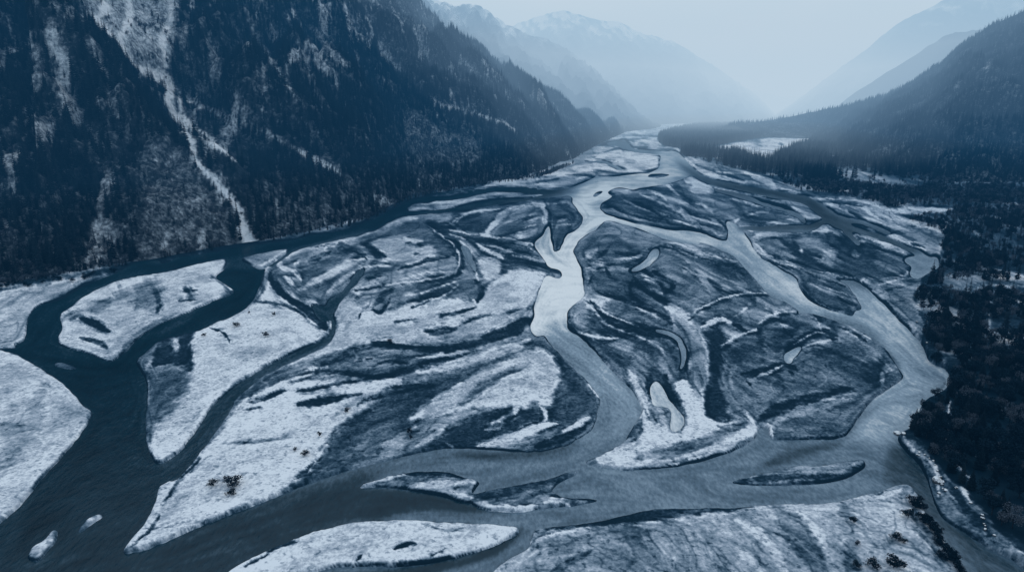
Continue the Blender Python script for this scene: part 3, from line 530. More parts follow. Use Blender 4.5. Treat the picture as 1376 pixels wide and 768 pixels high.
D.poly([(1236, 392), (1262, 384), (1262, 400), (1256, 430), (1258, 470), (1268, 492), (1252, 487), (1239, 465), (1241, 440), (1229, 408)], .5, 1)
D.poly([(1262, 372), (1376, 366), (1600, 370), (1600, 384), (1376, 380), (1262, 384)], .4, 1)
D.poly([(1284, 490), (1300, 500), (1290, 514), (1282, 508)], .8, 1)
D.stroke([(-250, 428, 12), (-100, 402, 12), (0, 382, 9), (100, 367, 8), (150, 358, 7), (200, 348, 7), (260, 338, 6), (300, 331, 5)], .8, 6, 1)
D.stroke([(350, 324, 5), (418, 312, 5), (460, 305, 5), (500, 291, 5), (540, 271, 5), (570, 262, 4), (620, 252, 4), (660, 246, 3), (720, 238, 3), (770, 220, 3)], .8, 4, 1)
# ------------------------------------------------------------------ flow-aligned streaks
def flow_field(maps_pts):
    gx = np.zeros(W.A.shape); gy = np.zeros(W.A.shape); gw = np.zeros(W.A.shape)
    # structure tensor of the painted bars gives the direction of the flow lines
    for A, wt in ((blur(W.A, 2.0), 1.0), (blur(B.A, 2.0), 1.3)):
        dy, dx = np.gradient(A)
        # tangent = (-dy, dx); double angle
        c = (dy * dy - dx * dx) * wt
        s = (-2 * dx * dy) * wt
        gx += c; gy += s
    th0 = -.28 + .75 * sstep(640, 960, W.X) + .7 * np.exp(-((W.X - 920) / 70) ** 2) * sstep(430, 520, W.Y)
    gx += 1.6e-3 * np.cos(2 * th0); gy += 1.6e-3 * np.sin(2 * th0)
    c, s = blur(gx, 9), blur(gy, 9)
    th = 0.5 * np.arctan2(s, c)
    return np.cos(th), np.sin(th)


DX, DY = flow_field(None)


def lic(N, L):
    h, w = N.shape
    jj, ii = np.meshgrid(np.arange(h), np.arange(w), indexing="ij")
    acc = N.copy()
    n = 1
    for sgn in (1, -1):
        x = ii.astype(float); y = jj.astype(float)
        px, py = DX * sgn, DY * sgn
        for k in range(L):
            x = x + px; y = y + py
            acc += bil(N, x, y); n += 1
            xi = np.clip(x, 0, w - 1).astype(int); yi = np.clip(y, 0, h - 1).astype(int)
            nx, ny = DX[yi, xi], DY[yi, xi]
            f = np.sign(nx * px + ny * py); f[f == 0] = 1
            px, py = nx * f, ny * f
    acc /= n
    acc -= acc.mean()
    return acc / acc.std()


shape = W.A.shape
n1 = RNG.standard_normal(shape)
st_fine = lic(blur(n1, .6), 9)
st_mid = lic(blur(RNG.standard_normal(shape), 1.8), 16)
st_big = lic(blur(RNG.standard_normal(shape), 4.5), 26)

# ------------------------------------------------------------------ helpers for meshes and materials
def mesh_obj(name, V, F4, mat, attrs=None, smooth=True, parent=None):
    me = bpy.data.meshes.new(name)
    V = np.asarray(V, np.float32); F = np.asarray(F4, np.int32)
    k = F.shape[1]
    me.vertices.add(len(V)); me.vertices.foreach_set("co", V.ravel())
    me.loops.add(F.size); me.loops.foreach_set("vertex_index", F.ravel())
    me.polygons.add(len(F))
    me.polygons.foreach_set("loop_start", np.arange(0, F.size, k, dtype=np.int32))
    me.polygons.foreach_set("use_smooth", np.full(len(F), smooth, bool))
    me.update(calc_edges=True)
    for an, av in (attrs or {}).items():
        a = me.attributes.new(an, "FLOAT", "POINT")
        a.data.foreach_set("value", np.asarray(av, np.float32).ravel())
    me.materials.append(mat)
    o = bpy.data.objects.new(name, me)
    COL.objects.link(o)
    if parent is not None:
        o.parent = parent
    return o


def tag(o, label=None, cat=None, group=None, kind=None):
    if label: o["label"] = label
    if cat: o["category"] = cat
    if group: o["group"] = group
    if kind: o["kind"] = kind
    return o


def new_mat(name):
    m = bpy.data.materials.new(name)
    m.use_nodes = True
    nt = m.node_tree
    nt.nodes.clear()
    return m, nt


def nd(nt, t, **kw):
    n = nt.nodes.new(t)
    for k, v in kw.items():
        if k.startswith("i_"):
            n.inputs[k[2:].replace("_", " ")].default_value = v
        else:
            setattr(n, k, v)
    return n


def ramp(nt, src, stops):
    r = nd(nt, "ShaderNodeValToRGB")
    cr = r.color_ramp
    while len(cr.elements) < len(stops):
        cr.elements.new(.5)
    for e, (p, c) in zip(cr.elements, stops):
        e.position = p
        e.color = (c, c, c, 1) if isinstance(c, (int, float)) else (*c, 1)
    nt.links.new(src, r.inputs[0])
    return r.outputs[0]


def mth(nt, op, a, b=None, c=None, clamp=False):
    n = nd(nt, "ShaderNodeMath", operation=op)
    n.use_clamp = clamp
    for i, v in enumerate((a, b, c)):
        if v is None: continue
        if isinstance(v, (int, float)): n.inputs[i].default_value = v
        else: nt.links.new(v, n.inputs[i])
    return n.outputs[0]


def noise_node(nt, scale, detail=4, rough=.55, vec=None):
    n = nd(nt, "ShaderNodeTexNoise")
    n.inputs["Scale"].default_value = scale
    n.inputs["Detail"].default_value = detail
    n.inputs["Roughness"].default_value = rough
    if vec is not None: nt.links.new(vec, n.inputs["Vector"])
    return n.outputs["Fac"]


def finish(nt, color, rough=.85, height=None, bump=.3, dist=1.0, spec=.25):
    p = nd(nt, "ShaderNodeBsdfPrincipled")
    if isinstance(color, tuple): p.inputs["Base Color"].default_value = (*color, 1)
    else: nt.links.new(color, p.inputs["Base Color"])
    if isinstance(rough, (int, float)): p.inputs["Roughness"].default_value = rough
    else: nt.links.new(rough, p.inputs["Roughness"])
    p.inputs["Specular IOR Level"].default_value = spec
    if height is not None:
        b = nd(nt, "ShaderNodeBump")
        b.inputs["Strength"].default_value = bump
        b.inputs["Distance"].default_value = dist
        nt.links.new(height, b.inputs["Height"])
        nt.links.new(b.outputs[0], p.inputs["Normal"])
    o = nd(nt, "ShaderNodeOutputMaterial")
    nt.links.new(p.outputs[0], o.inputs["Surface"])
    return p


# ground: wet gravel to frosted snow
M_ground, nt = new_mat("snow and gravel")
geo = nd(nt, "ShaderNodeNewGeometry").outputs["Position"]
val = nd(nt, "ShaderNodeAttribute", attribute_name="snow").outputs["Fac"]
nz1 = noise_node(nt, .7, 5, .62, geo)
nz2 = noise_node(nt, .14, 5, .68, geo)
nz3 = noise_node(nt, .3, 3, .6, geo)
v = mth(nt, "ADD", val, mth(nt, "MULTIPLY", mth(nt, "SUBTRACT", nz1, .5), .78))
spk = noise_node(nt, .42, 2, .5, geo)
v = mth(nt, "SUBTRACT", v, mth(nt, "MULTIPLY", ramp(nt, spk, [(.61, 0.0), (.68, 1.0)]), .22))
v = mth(nt, "ADD", v, mth(nt, "MULTIPLY", mth(nt, "SUBTRACT", nz3, .53), .35))
v = mth(nt, "ADD", v, mth(nt, "MULTIPLY", mth(nt, "SUBTRACT", nz2, .5), .40), clamp=True)
colr = ramp(nt, v, [(0.0, (.006, .018, .030)), (.2, (.016, .037, .060)), (.40, (.062, .103, .144)), (.62, (.195, .25, .31)), (.8, (.38, .425, .49)), (1.0, (.72, .75, .79))])
hgt = mth(nt, "ADD", mth(nt, "MULTIPLY", nz1, .5), mth(nt, "MULTIPLY", v, .5))
finish(nt, colr, .95, hgt, .6, .5, 0.0)

# river: silty colour with reflected sky painted into it
M_water, nt = new_mat("silty water with painted sky sheen")
geo = nd(nt, "ShaderNodeNewGeometry").outputs["Position"]
val = nd(nt, "ShaderNodeAttribute", attribute_name="silt_and_sky").outputs["Fac"]
nzw = noise_node(nt, .035, 4, .6, geo)
mp = nd(nt, "ShaderNodeMapping"); mp.inputs["Rotation"].default_value = (0, 0, .7); mp.inputs["Scale"].default_value = (.55, .25, 1)
nt.links.new(geo, mp.inputs["Vector"])
rip = noise_node(nt, 1.1, 4, .65, mp.outputs[0])
rip2 = noise_node(nt, .5, 3, .5, mp.outputs[0])
v = mth(nt, "MULTIPLY", val, mth(nt, "ADD", .72, mth(nt, "MULTIPLY", nzw, .55)), clamp=True)
amp_ = mth(nt, "SUBTRACT", 2.3, mth(nt, "MULTIPLY", val, 2.1))
v = mth(nt, "MULTIPLY", v, mth(nt, "ADD", 1.0, mth(nt, "MULTIPLY", mth(nt, "SUBTRACT", rip, .5), amp_)), clamp=True)  # ripple sheen painted into the colour
colr = ramp(nt, v, [(0.0, (.002, .010, .016)), (.10, (.005, .024, .038)), (.3, (.070, .118, .165)), (.6, (.225, .30, .37)), (1.0, (.78, .79, .79))])
pr = finish(nt, colr, .6, mth(nt, "ADD", rip, mth(nt, "MULTIPLY", rip2, 1.2)), .6, .35, 0.0)
gl = nd(nt, "ShaderNodeBsdfGlossy"); gl.inputs["Roughness"].default_value = .14
nt.links.new(pr.inputs["Normal"].links[0].from_socket, gl.inputs["Normal"])
mxs = nd(nt, "ShaderNodeMixShader")
nt.links.new(mth(nt, "ADD", .026, mth(nt, "MULTIPLY", val, .10)), mxs.inputs[0])
nt.links.new(pr.outputs[0], mxs.inputs[1]); nt.links.new(gl.outputs[0], mxs.inputs[2])
nt.links.new(mxs.outputs[0], [n for n in nt.nodes if n.type == "OUTPUT_MATERIAL"][0].inputs["Surface"])

# mountain ground
M_mount, nt = new_mat("frosted slope")
geo = nd(nt, "ShaderNodeNewGeometry").outputs["Position"]
val = nd(nt, "ShaderNodeAttribute", attribute_name="snow").outputs["Fac"]
nz1 = noise_node(nt, .12, 6, .68, geo)
nz2 = noise_node(nt, .015, 5, .6, geo)
nz4 = noise_node(nt, .28, 4, .65, geo)
v = mth(nt, "ADD", val, mth(nt, "MULTIPLY", mth(nt, "SUBTRACT", nz1, .5), 1.25))
v = mth(nt, "ADD", v, mth(nt, "MULTIPLY", mth(nt, "SUBTRACT", nz4, .5), 1.0))
v = mth(nt, "ADD", v, mth(nt, "MULTIPLY", mth(nt, "SUBTRACT", nz2, .5), .35), clamp=True)
colr = ramp(nt, v, [(0.0, (.010, .015, .020)), (.25, (.022, .031, .040)), (.5, (.12, .145, .17)), (.75, (.36, .41, .46)), (1.0, (.66, .70, .75))])
finish(nt, colr, .95, nz1, .8, 6.0, 0.0)


def tree_mat(name, c0, c1):
    m, nt = new_mat(name)
    oi = nd(nt, "ShaderNodeObjectInfo").outputs["Random"]
    geo = nd(nt, "ShaderNodeNewGeometry").outputs["Position"]
    nz = noise_node(nt, .8, 3, .6, geo)
    f = mth(nt, "ADD", mth(nt, "MULTIPLY", oi, .6), mth(nt, "MULTIPLY", nz, .5), clamp=True)
    colr = ramp(nt, f, [(.15, c0), (.9, c1)])
    finish(nt, colr, .95, spec=0.0)
    return m


M_fir = tree_mat("conifer needles", (.002, .005, .008), (.010, .019, .026))
M_bare = tree_mat("leafless twigs", (.018, .027, .038), (.068, .086, .11))
M_shrub = tree_mat("shrub leaves", (.002, .007, .012), (.008, .018, .028))
M_bark = tree_mat("bark", (.008, .010, .014), (.02, .023, .028))
M_rock, nt = new_mat("boulder stone")
geo = nd(nt, "ShaderNodeNewGeometry")
nz = noise_node(nt, 1.5, 5, .6, geo.outputs["Position"])
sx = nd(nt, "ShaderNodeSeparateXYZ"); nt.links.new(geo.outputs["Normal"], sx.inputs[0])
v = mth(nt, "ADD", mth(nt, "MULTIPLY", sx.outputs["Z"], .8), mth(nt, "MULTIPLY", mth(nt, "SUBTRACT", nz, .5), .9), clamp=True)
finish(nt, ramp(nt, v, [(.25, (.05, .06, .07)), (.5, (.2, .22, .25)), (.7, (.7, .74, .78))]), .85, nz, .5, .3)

# ------------------------------------------------------------------ valley floor
px, py = W.X, W.Y
wx = 2.4 * fbm(px / 14, py / 8, 5, 3, .7); wy = 1.9 * fbm(px / 14 + 50, py / 8, 5, 5, .7)
near = sstep(170, 300, py)
wx = wx * near; wy = wy * near
Wv = W.sample(px + wx, py + wy)
shelf = sstep(.4, .7, vnoise(px / 45, py / 25, 421))
Wv = blur(Wv, .7) * (1 - shelf) + blur(Wv, 2.0) * shelf
Bv = W.sample(px + wx * 1.5, py + wy * 1.5, B.A)
gy_, gx_ = np.gradient(Bv)
edg = np.minimum(1, blur(np.hypot(gx_, gy_), 2.2) * 11)
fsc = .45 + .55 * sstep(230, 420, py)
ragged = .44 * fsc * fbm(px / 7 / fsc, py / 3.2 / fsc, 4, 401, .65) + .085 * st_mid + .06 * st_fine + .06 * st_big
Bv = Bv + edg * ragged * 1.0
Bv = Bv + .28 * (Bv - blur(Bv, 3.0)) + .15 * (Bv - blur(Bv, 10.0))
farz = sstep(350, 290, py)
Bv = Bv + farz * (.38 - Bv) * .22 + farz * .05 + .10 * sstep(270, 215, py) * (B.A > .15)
Bv = np.clip(Bv + .03 * sstep(.05, .2, Bv) * sstep(.5, .3, Bv), -.05, .97)
Sv = blur(S.A, 2.5)
GX, GY = on_floor(px, py)
mid = 4 * np.clip(Bv, 0, 1) * (1 - np.clip(Bv, 0, 1))
fl = fbm(GX / 22, GY / 22, 4, 21)
mott = sstep(.0, .5, .6 * fbm(GX / 28, GY / 45, 5, 411, .62) + .09 * st_mid + .07 * st_big + .1)
clump = fbm(GX / 70, GY / 120, 3, 77)
val = Bv + (.012 + .030 * mid) * st_fine + (.01 + .035 * mid) * st_mid + .03 * mid * st_big + .10 * fl + .10 * clump
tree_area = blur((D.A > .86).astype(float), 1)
scrubland = blur(((D.A > .3) & (D.A < .88)).astype(float), 1)
for ns, sg, L, wline, v_to, wt in ((301, 5.5, 24, 1.0, .04, .55), (302, 3.4, 18, .7, .08, .5), (303, 4.5, 22, .8, .85, .42), (304, 7.5, 30, 1.7, .06, .6)):
    q = lic(blur(np.random.default_rng(ns).standard_normal(shape), sg), L)
    q = blur(q, 1.0)
    gy_, gx_ = np.gradient(q)
    line = np.exp(-(q / (np.hypot(gx_, gy_) + .02) / wline) ** 2)
    gate = sstep(.25, .6, vnoise(px / 55 + ns, py / 30, ns)) * sstep(.55, .9, mid) * wt * .8
    val = val * (1 - line * gate) + v_to * line * gate
val = val + .03 + .08 * mid * np.tanh(2.5 * st_big) * .6
val = val - .26 * mott * sstep(.5, .8, Bv) + .03
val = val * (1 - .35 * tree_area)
# dark band along the water: wet gravel, with cut-bank shade painted in
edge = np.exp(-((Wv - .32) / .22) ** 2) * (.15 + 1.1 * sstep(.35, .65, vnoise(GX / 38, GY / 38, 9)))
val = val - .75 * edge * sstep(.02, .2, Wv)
lip = np.exp(-((blur(W.A, 2.2) - .10) / .07) ** 2)
val = val + .08 * lip * (Bv > .15) * sstep(.55, .8, vnoise(GX / 25, GY / 25, 19))
val = val + scrubland * (.06 + .5 * sstep(.1, .5, fbm(GX / 40, GY / 70, 4, 431)))
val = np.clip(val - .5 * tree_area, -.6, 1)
bar = 1.05 + 1.1 * fbm(GX / 60, GY / 60, 3, 31) + .5 * (np.clip(val, 0, 1) - .5) + .05 * st_mid
Z = np.maximum(bar, .45) * (1 - sstep(.12, .75, Wv)) + (-1.6) * sstep(.25, .9, Wv)
Z = blur(Z, .9)
# gentle rise of the wooded terrace on the right
tr = blur(sstep(.0, .5, blur(np.where((B.A < .09) & (px > 1180), 1.0, 0.0), 6)), 6)
Z = Z + 3.0 * tr * (1 - sstep(.05, .4, Wv))
nr, nc = px.shape
# outer skirt reaching the horizon and beyond the sides
rows_y = np.concatenate([[141.0, 142.0, 144.0, 147, 150, 153, 156], W.y])
cols_x = np.concatenate([[-1800, -900, -500, -350], W.x, [1720, 1900, 2300, 3200]])
PX, PY = np.meshgrid(cols_x, rows_y)
FX, FY = on_floor(PX, PY)
def ext(A):
    A = np.vstack([np.repeat(A[:1], 7, 0), A])
    return np.hstack([np.repeat(A[:, :1], 4, 1), A, np.repeat(A[:, -1:], 4, 1)])
def gridfaces(r, c):
    i = np.arange(r * c).reshape(r, c)
    return np.stack([i[:-1, :-1], i[1:, :-1], i[1:, 1:], i[:-1, 1:]], -1).reshape(-1, 4)
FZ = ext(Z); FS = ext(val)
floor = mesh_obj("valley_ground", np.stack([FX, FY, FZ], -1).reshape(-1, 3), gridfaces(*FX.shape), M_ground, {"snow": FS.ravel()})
tag(floor, "flat braided valley ground of grey gravel bars dusted with snow", "ground", kind="structure")
# water sheet at z = 0, only where the channels run
wm = blur((Wv > .05).astype(float), 1.5) > .02
wi = np.arange(nr * nc).reshape(nr, nc)
keep = wm[:-1, :-1] | wm[1:, 1:] | wm[:-1, 1:] | wm[1:, :-1]
F = np.stack([wi[:-1, :-1], wi[1:, :-1], wi[1:, 1:], wi[:-1, 1:]], -1)[keep]
used = np.unique(F)
remap = np.full(nr * nc, -1); remap[used] = np.arange(len(used))
water_tone = np.clip(Sv * (1 + .07 * st_big + .05 * st_mid + .06 * st_fine) + .012 * st_mid + .05 * blur(1 - np.clip(Wv, 0, 1), 4.0) * (.5 + vnoise(px / 20, py / 10, 501)), 0, 1)  # flow streaks paint ripple sheen; shallows run paler
WV = np.stack([GX, GY, np.zeros_like(GX)], -1).reshape(-1, 3)[used]
river = mesh_obj("river_water", WV, remap[F], M_water, {"silt_and_sky": water_tone.ravel()[used]})
tag(river, "braided river, dark teal at left and silver in the middle channel", "river", kind="structure")


# ------------------------------------------------------------------ mountains
N = Map(-420, 1700, -220, 470, 2.0, 0.0)    # bare snow / clearings on the slopes (1 = snow gully)
N.poly([(100, -40), (240, -40), (236, 40), (228, 90), (205, 105), (175, 85), (140, 45), (120, 20)], .60, 8)
for a in ([(150, -40, 12), (144, 0, 12), (143, 14, 12), (130, 28, 9), (150, 50, 4)], [(182, -40, 9), (177, 0, 9), (174, 27, 10), (162, 57, 8), (180, 88, 8)], [(233, -40, 6), (231, 0, 6), (227, 27, 6), (217, 54, 6), (222, 90, 6)],
          [(180, 88, 6), (200, 98, 14), (222, 108, 16), (230, 122, 12), (226, 138, 10), (236, 155, 10), (246, 170, 9), (256, 186, 9), (262, 210, 8), (275, 229, 10), (289, 240, 10), (301, 256, 9), (315, 270, 10), (325, 288, 12), (331, 306, 15), (335, 324, 18), (345, 328, 24)],
          [(240, 128, 6), (245, 150, 6), (262, 172, 6), (287, 191, 8), (304, 206, 7), (318, 216, 4)]):
    N.stroke(a, 1, 8, 2.5)
N.stroke([(240, 127, 6), (258, 138, 5), (295, 152, 5), (330, 165, 4), (365, 182, 4), (400, 203, 7), (430, 218, 9), (460, 233, 8)], 1, 3, 2)
N.stroke([(250, 132), (330, 168), (400, 205)], .4, 9, 4, .6)
N.poly([(195, 205), (225, 190), (250, 205), (270, 235), (288, 262), (306, 285), (315, 315), (300, 330), (240, 335), (190, 338), (188, 300), (192, 260), (185, 228)], .36, 6)
for a, v, w in (([(65, 30), (75, 60), (85, 90), (84, 125), (100, 150), (108, 165)], .62, 18), ([(45, 60), (52, 95), (54, 120)], .52, 10), ([(120, 50), (130, 75), (145, 105)], .6, 8), ([(10, 20), (17, 55)], .5, 5), ([(5, 200), (12, 220)], .5, 5), ([(118, 165), (135, 200)], .4, 10),
                ([(338, 43), (361, 77), (375, 100), (401, 134)], .72, 7), ([(391, 7), (401, 30)], .75, 6), ([(395, 50), (408, 77), (431, 144)], .55, 6), ([(463, 15), (480, 47)], .6, 12), ([(510, 57), (520, 77), (540, 97)], .62, 12), ([(560, 57), (574, 80)], .6, 8),
                ([(440, 73), (463, 87)], .66, 10), ([(617, 80), (640, 97)], .55, 9), ([(612, 107), (628, 114)], .55, 5), ([(577, 131), (597, 143), (627, 150), (654, 160), (674, 165), (691, 176)], .85, 5), ([(420, 40), (440, 60), (455, 90)], .45, 10), ([(280, 50), (290, 90), (285, 120)], .42, 16), ([(255, 20), (245, 60), (255, 95)], .42, 12), ([(310, 30), (330, 70)], .35, 10),
                ([(1318, 98), (1335, 82)], .6, 6), ([(1280, 122), (1292, 112)], .5, 6), ([(1200, 185), (1204, 190)], .4, 4), ([(1165, 160), (1170, 166)], .4, 4), ([(500, 262), (518, 272), (532, 284)], .62, 9), ([(1350, 60), (1360, 70)], .4, 5)):
    N.stroke(a, v, w, w * .4)
N.poly([(543, 150), (565, 150), (585, 165), (600, 180), (625, 175), (642, 190), (652, 207), (640, 220), (600, 226), (572, 222), (552, 208), (540, 180)], .32, 7)
N.poly([(480, -60), (560, -10), (600, 40), (560, 60), (500, 30), (440, 10), (420, -40)], .36, 20, .7)


def loft(name, label, cols, nu, nv, rough, seed, snow_fn, back=300, gully=1.0):
    """cols: (bx, by, cx, cy, Yc): foot of the slope on the floor, crest at depth Yc"""
    base = []; crest = []
    for bx, by, cx_, cy_, Yc in cols:
        X, Y = on_floor(bx, by)
        base.append((float(X), float(Y), -4.0))
        X, Y, Zc = at_depth(cx_, cy_, Yc)
        crest.append((float(X), float(Y), float(Zc)))
    base = np.array(base); crest = np.array(crest)
    # arc-length parameter along both lines
    seg = np.linalg.norm(np.diff((base + crest) / 2, axis=0), axis=1) + 1e-6
    s = np.concatenate([[0], np.cumsum(seg)]); s /= s[-1]
    u = np.linspace(0, 1, nu)
    Bp = np.stack([np.interp(u, s, base[:, k]) for k in range(3)], -1)
    Cp = np.stack([np.interp(u, s, crest[:, k]) for k in range(3)], -1)
    v = np.linspace(0, 1, nv)
    nb = max(8, nv // 8)
    V = Bp[None] * (1 - v[:, None, None]) + Cp[None] * v[:, None, None]
    H = np.maximum(Cp[:, 2], 5)[None, :] * np.ones((nv, 1))
    Lm = s.size
    along = (u * seg.sum())[None, :]
    # gullies run down the slope: noise stretched in v
    g = 1 - np.abs(fbm(along / 230 + 1.3 * fbm(V[..., 0] / 230, V[..., 1] / 230, 4, seed + 9), v[:, None] * 1.1 + 3, 4, seed)) * 2.2
    g2 = fbm(V[..., 0] / 90, V[..., 1] / 90, 5, seed + 4, .55)
    env = np.sin(np.clip(v, 0, 1) * math.pi)[:, None] ** .7 * .9 + .12 * v[:, None]
    amp = np.minimum(H * .2, 110) * rough
    dz = env * amp * ((g - .5) * gully + g2 * .8)
    d = V.copy()
    # push out at right angles to the slope
    t = Cp - Bp
    n2 = np.stack([t[:, 0] * 0 - t[:, 0] * t[:, 2], -t[:, 1] * t[:, 2], t[:, 0] ** 2 + t[:, 1] ** 2], -1)
    n2 /= np.linalg.norm(n2, axis=1, keepdims=True) + 1e-9
    if label.startswith('long left'):
        ub = (u - .70) / .055
        dz = dz + 60 * np.exp(-(np.mod(ub, 2.6) - 1.3) ** 2)[None] * (u > .5)[None] * env
    V = V + n2[None] * dz[..., None]
    crag = fbm(along / 60, 0 * along, 4, seed + 40)[0] * np.minimum(Cp[:, 2] * .05, 14) * rough
    V[..., 2] += (v[:, None] ** 4) * crag[None]
    # far side of the crest
    out = Cp[:, :2] - Bp[:, :2]
    out /= np.linalg.norm(out, axis=1, keepdims=True) + 1e-9
    bk = []
    for k in range(1, nb + 1):
        q = V[-1].copy()
        q[:, :2] += out * back * k / nb * 2
        q[:, 2] = V[-1][:, 2] * (1 - k / nb) ** 1.2 - 10 * k / nb
        bk.append(q)
    allv = np.concatenate([V, np.array(bk)], 0)
    mx, my = to_map(allv[..., 0], allv[..., 1], allv[..., 2])
    sn = snow_fn(allv, mx, my, np.concatenate([g, np.repeat(g[-1:], nb, 0)], 0))
    o = mesh_obj(name, allv.reshape(-1, 3), gridfaces(*allv.shape[:2]), M_mount, {"snow": sn.ravel()})
    tag(o, label, "mountain", kind="structure")
    return V, sn[:nv]


def openness(X, Y, Z):
    """small open chutes between the trees, drawn out down the slope, commoner higher up"""
    q = fbm((X + .3 * Y) / 16, Z / 55 + Y / 400, 4, 141, .6) + .45 * fbm(X / 120, Y / 150, 3, 151)
    return sstep(.26, .42, q + .10 * sstep(100, 420, Z) - .12 * sstep(160, 20, Z))


def snow_near(V, mx, my, g):
    m = N.sample(mx + 7 * fbm(V[..., 0] / 30, V[..., 2] / 30, 5, 5, .6), my + 3 * fbm(V[..., 0] / 20, V[..., 2] / 20, 3, 55))
    m = m * (.88 + .4 * vnoise(V[..., 0] / 14, V[..., 2] / 14, 57))
    m = np.maximum(m, openness(V[..., 0], V[..., 1], V[..., 2]) * (mx < 900) * .62)
    rock = .22 + .22 * fbm(V[..., 0] / 25, V[..., 2] / 14, 4, 8)
    alt = sstep(250, 800, V[..., 2]) * .20
    lo = sstep(45, 5, V[..., 2]) * .04
    return np.clip(np.maximum(rock + alt + lo, m * .95), 0, 1)


def snow_far(lo, hi, a, b):
    def f(V, mx, my, g):
        alt = sstep(lo, hi, V[..., 2] + 160 * fbm(V[..., 0] / 150, V[..., 1] / 150, 4, 12))
        rib = fbm(V[..., 0] / 60, V[..., 2] / 130, 5, 14)
        return np.clip(a + b * alt + 1.0 * rib * (.25 + alt) + (.5 - g) * .45 * alt, 0, 1)
    return f


slopes = {}
slopes["L1"] = loft("mountain", "near left spur covered in dark conifers with patchy snow streaks", [(-400, 425, -350, -420, 1250), (-250, 412, -220, -330, 1200), (-100, 398, -80, -210, 1180), (0, 386, 20, -90, 1150), (90, 370, 97, -8, 1100), (150, 357, 146, 58, 1010),
    (190, 348, 190, 108, 930), (205, 344, 222, 160, 870), (207, 343, 218, 215, 810), (204, 343, 205, 270, 755), (198, 344, 196, 325, 705)], 330, 190, .45, 3, snow_near, 120)
slopes["L2"] = loft("mountain", "long left valley wall of dark forest with a snow gully", [(60, 372, 20, -330, 1500), (200, 350, 150, -260, 1650), (335, 327, 260, -220, 1800), (420, 312, 350, -180, 1950), (500, 290, 430, -125, 2150), (555, 262, 500, -62, 2350), (640, 248, 562, 0, 2550),
    (700, 240, 590, 26, 2680), (740, 228, 622, 50, 2800), (775, 212, 690, 98, 3000), (800, 197, 745, 138, 3250), (822, 186, 795, 166, 3600), (838, 179, 836, 176, 4100)], 620, 240, .9, 7, snow_near, 300)
slopes["L3"] = loft("mountain", "hazy left ridge with a snowy shoulder behind the forest wall", [(640, 210, 500, -60, 5880), (700, 195, 570, -8, 6160), (740, 189, 608, 8, 6370), (770, 185, 640, 5, 6580), (800, 182, 674, 29, 6720), (820, 180, 700, 43, 6860), (840, 178, 745, 57, 7000),
    (858, 176, 790, 88, 7279), (876, 174, 835, 128, 7839), (900, 171, 882, 162, 8820)], 300, 130, 1.0, 23, snow_far(420, 1100, .03, .75), 500)
slopes["L4"] = loft("mountain", "pale snow-topped massif closing the valley in the mist", [(560, 168, 560, 95, 12160), (660, 168, 640, 62, 12160), (720, 168, 690, 34, 12000), (755, 168, 722, 23, 12000), (790, 168, 757, 14, 12000), (820, 168, 802, 27, 12000), (845, 168, 832, 30, 12000), (870, 168, 862, 44, 12000),
    (905, 167, 905, 56, 12000), (945, 166, 945, 80, 12000), (985, 165, 985, 106, 12000), (1020, 163, 1020, 131, 12160), (1046, 161, 1044, 155, 12480)], 300, 130, 1.0, 51, snow_far(600, 1500, .02, .9), 700)
slopes["L5"] = loft("mountain", "faintest low ridge far away in the valley gap", [(900, 150, 920, 125, 16000), (960, 150, 970, 128, 16000), (1010, 150, 1015, 122, 16000), (1060, 150, 1060, 132, 16000), (1200, 150, 1180, 110, 16000)], 120, 30, .6, 61, snow_far(100, 700, .1, .5), 900)
slopes["R3"] = loft("mountain", "tall pale slope far away on the right in haze", [(1036, 164, 1044, 152, 10800), (1060, 163, 1064, 140, 10500), (1110, 163, 1117, 100, 10000), (1160, 163, 1165, 65, 9700), (1200, 163, 1207, 31, 9300), (1262, 163, 1267, 2, 9000), (1400, 163, 1400, -70, 9000), (1700, 163, 1700, -170, 8200)], 300, 130, .8, 71, snow_far(700, 1700, .05, .6), 700)
slopes["R2"] = loft("mountain", "hazy right ridge between the near forest slope and the far one", [(1060, 170, 1080, 157, 5500), (1110, 171, 1118, 148, 5450), (1145, 171, 1150, 124, 5400), (1180, 172, 1186, 101, 5300), (1230, 173, 1240, 68, 5200), (1262, 175, 1268, 50, 5150), (1300, 177, 1286, 43, 5100), (1330, 180, 1312, 42, 5100), (1400, 185, 1365, 24, 5000), (1500, 190, 1450, -10, 4900), (1750, 200, 1750, -90, 4500)], 300, 120, .6, 83, snow_far(500, 1100, .04, .6), 500)
slopes["R1"] = loft("mountain", "near right mountainside wholly covered by dark forest", [(950, 176, 985, 168, 3700), (1030, 178, 1045, 160, 3600), (1090, 186, 1100, 149, 3500), (1115, 198, 1150, 140, 3400), (1140, 222, 1190, 128, 3250), (1175, 232, 1234, 104, 3100), (1205, 238, 1267, 84, 3000), (1235, 243, 1300, 57, 2900), (1270, 247, 1334, 33, 2800), (1340, 250, 1378, 15, 2700),
    (1420, 252, 1440, -25, 2550), (1560, 260, 1580, -95, 2300), (1800, 268, 1800, -160, 2100)], 420, 150, .7, 97, snow_near, 250)

# ------------------------------------------------------------------ trees
def tube(V, F, p0, p1, r0, r1, n=5):
    p0 = Vector(p0); p1 = Vector(p1)
    d = (p1 - p0).normalized()
    a = d.orthogonal().normalized(); b = d.cross(a)
    i0 = len(V)
    for p, r in ((p0, r0), (p1, r1)):
        for k in range(n):
            t = 2 * math.pi * k / n
            V.append(tuple(p + a * math.cos(t) * r + b * math.sin(t) * r))
    for k in range(n):
        k2 = (k + 1) % n
        F.append((i0 + k, i0 + k2, i0 + n + k2)); F.append((i0 + k, i0 + n + k2, i0 + n + k))


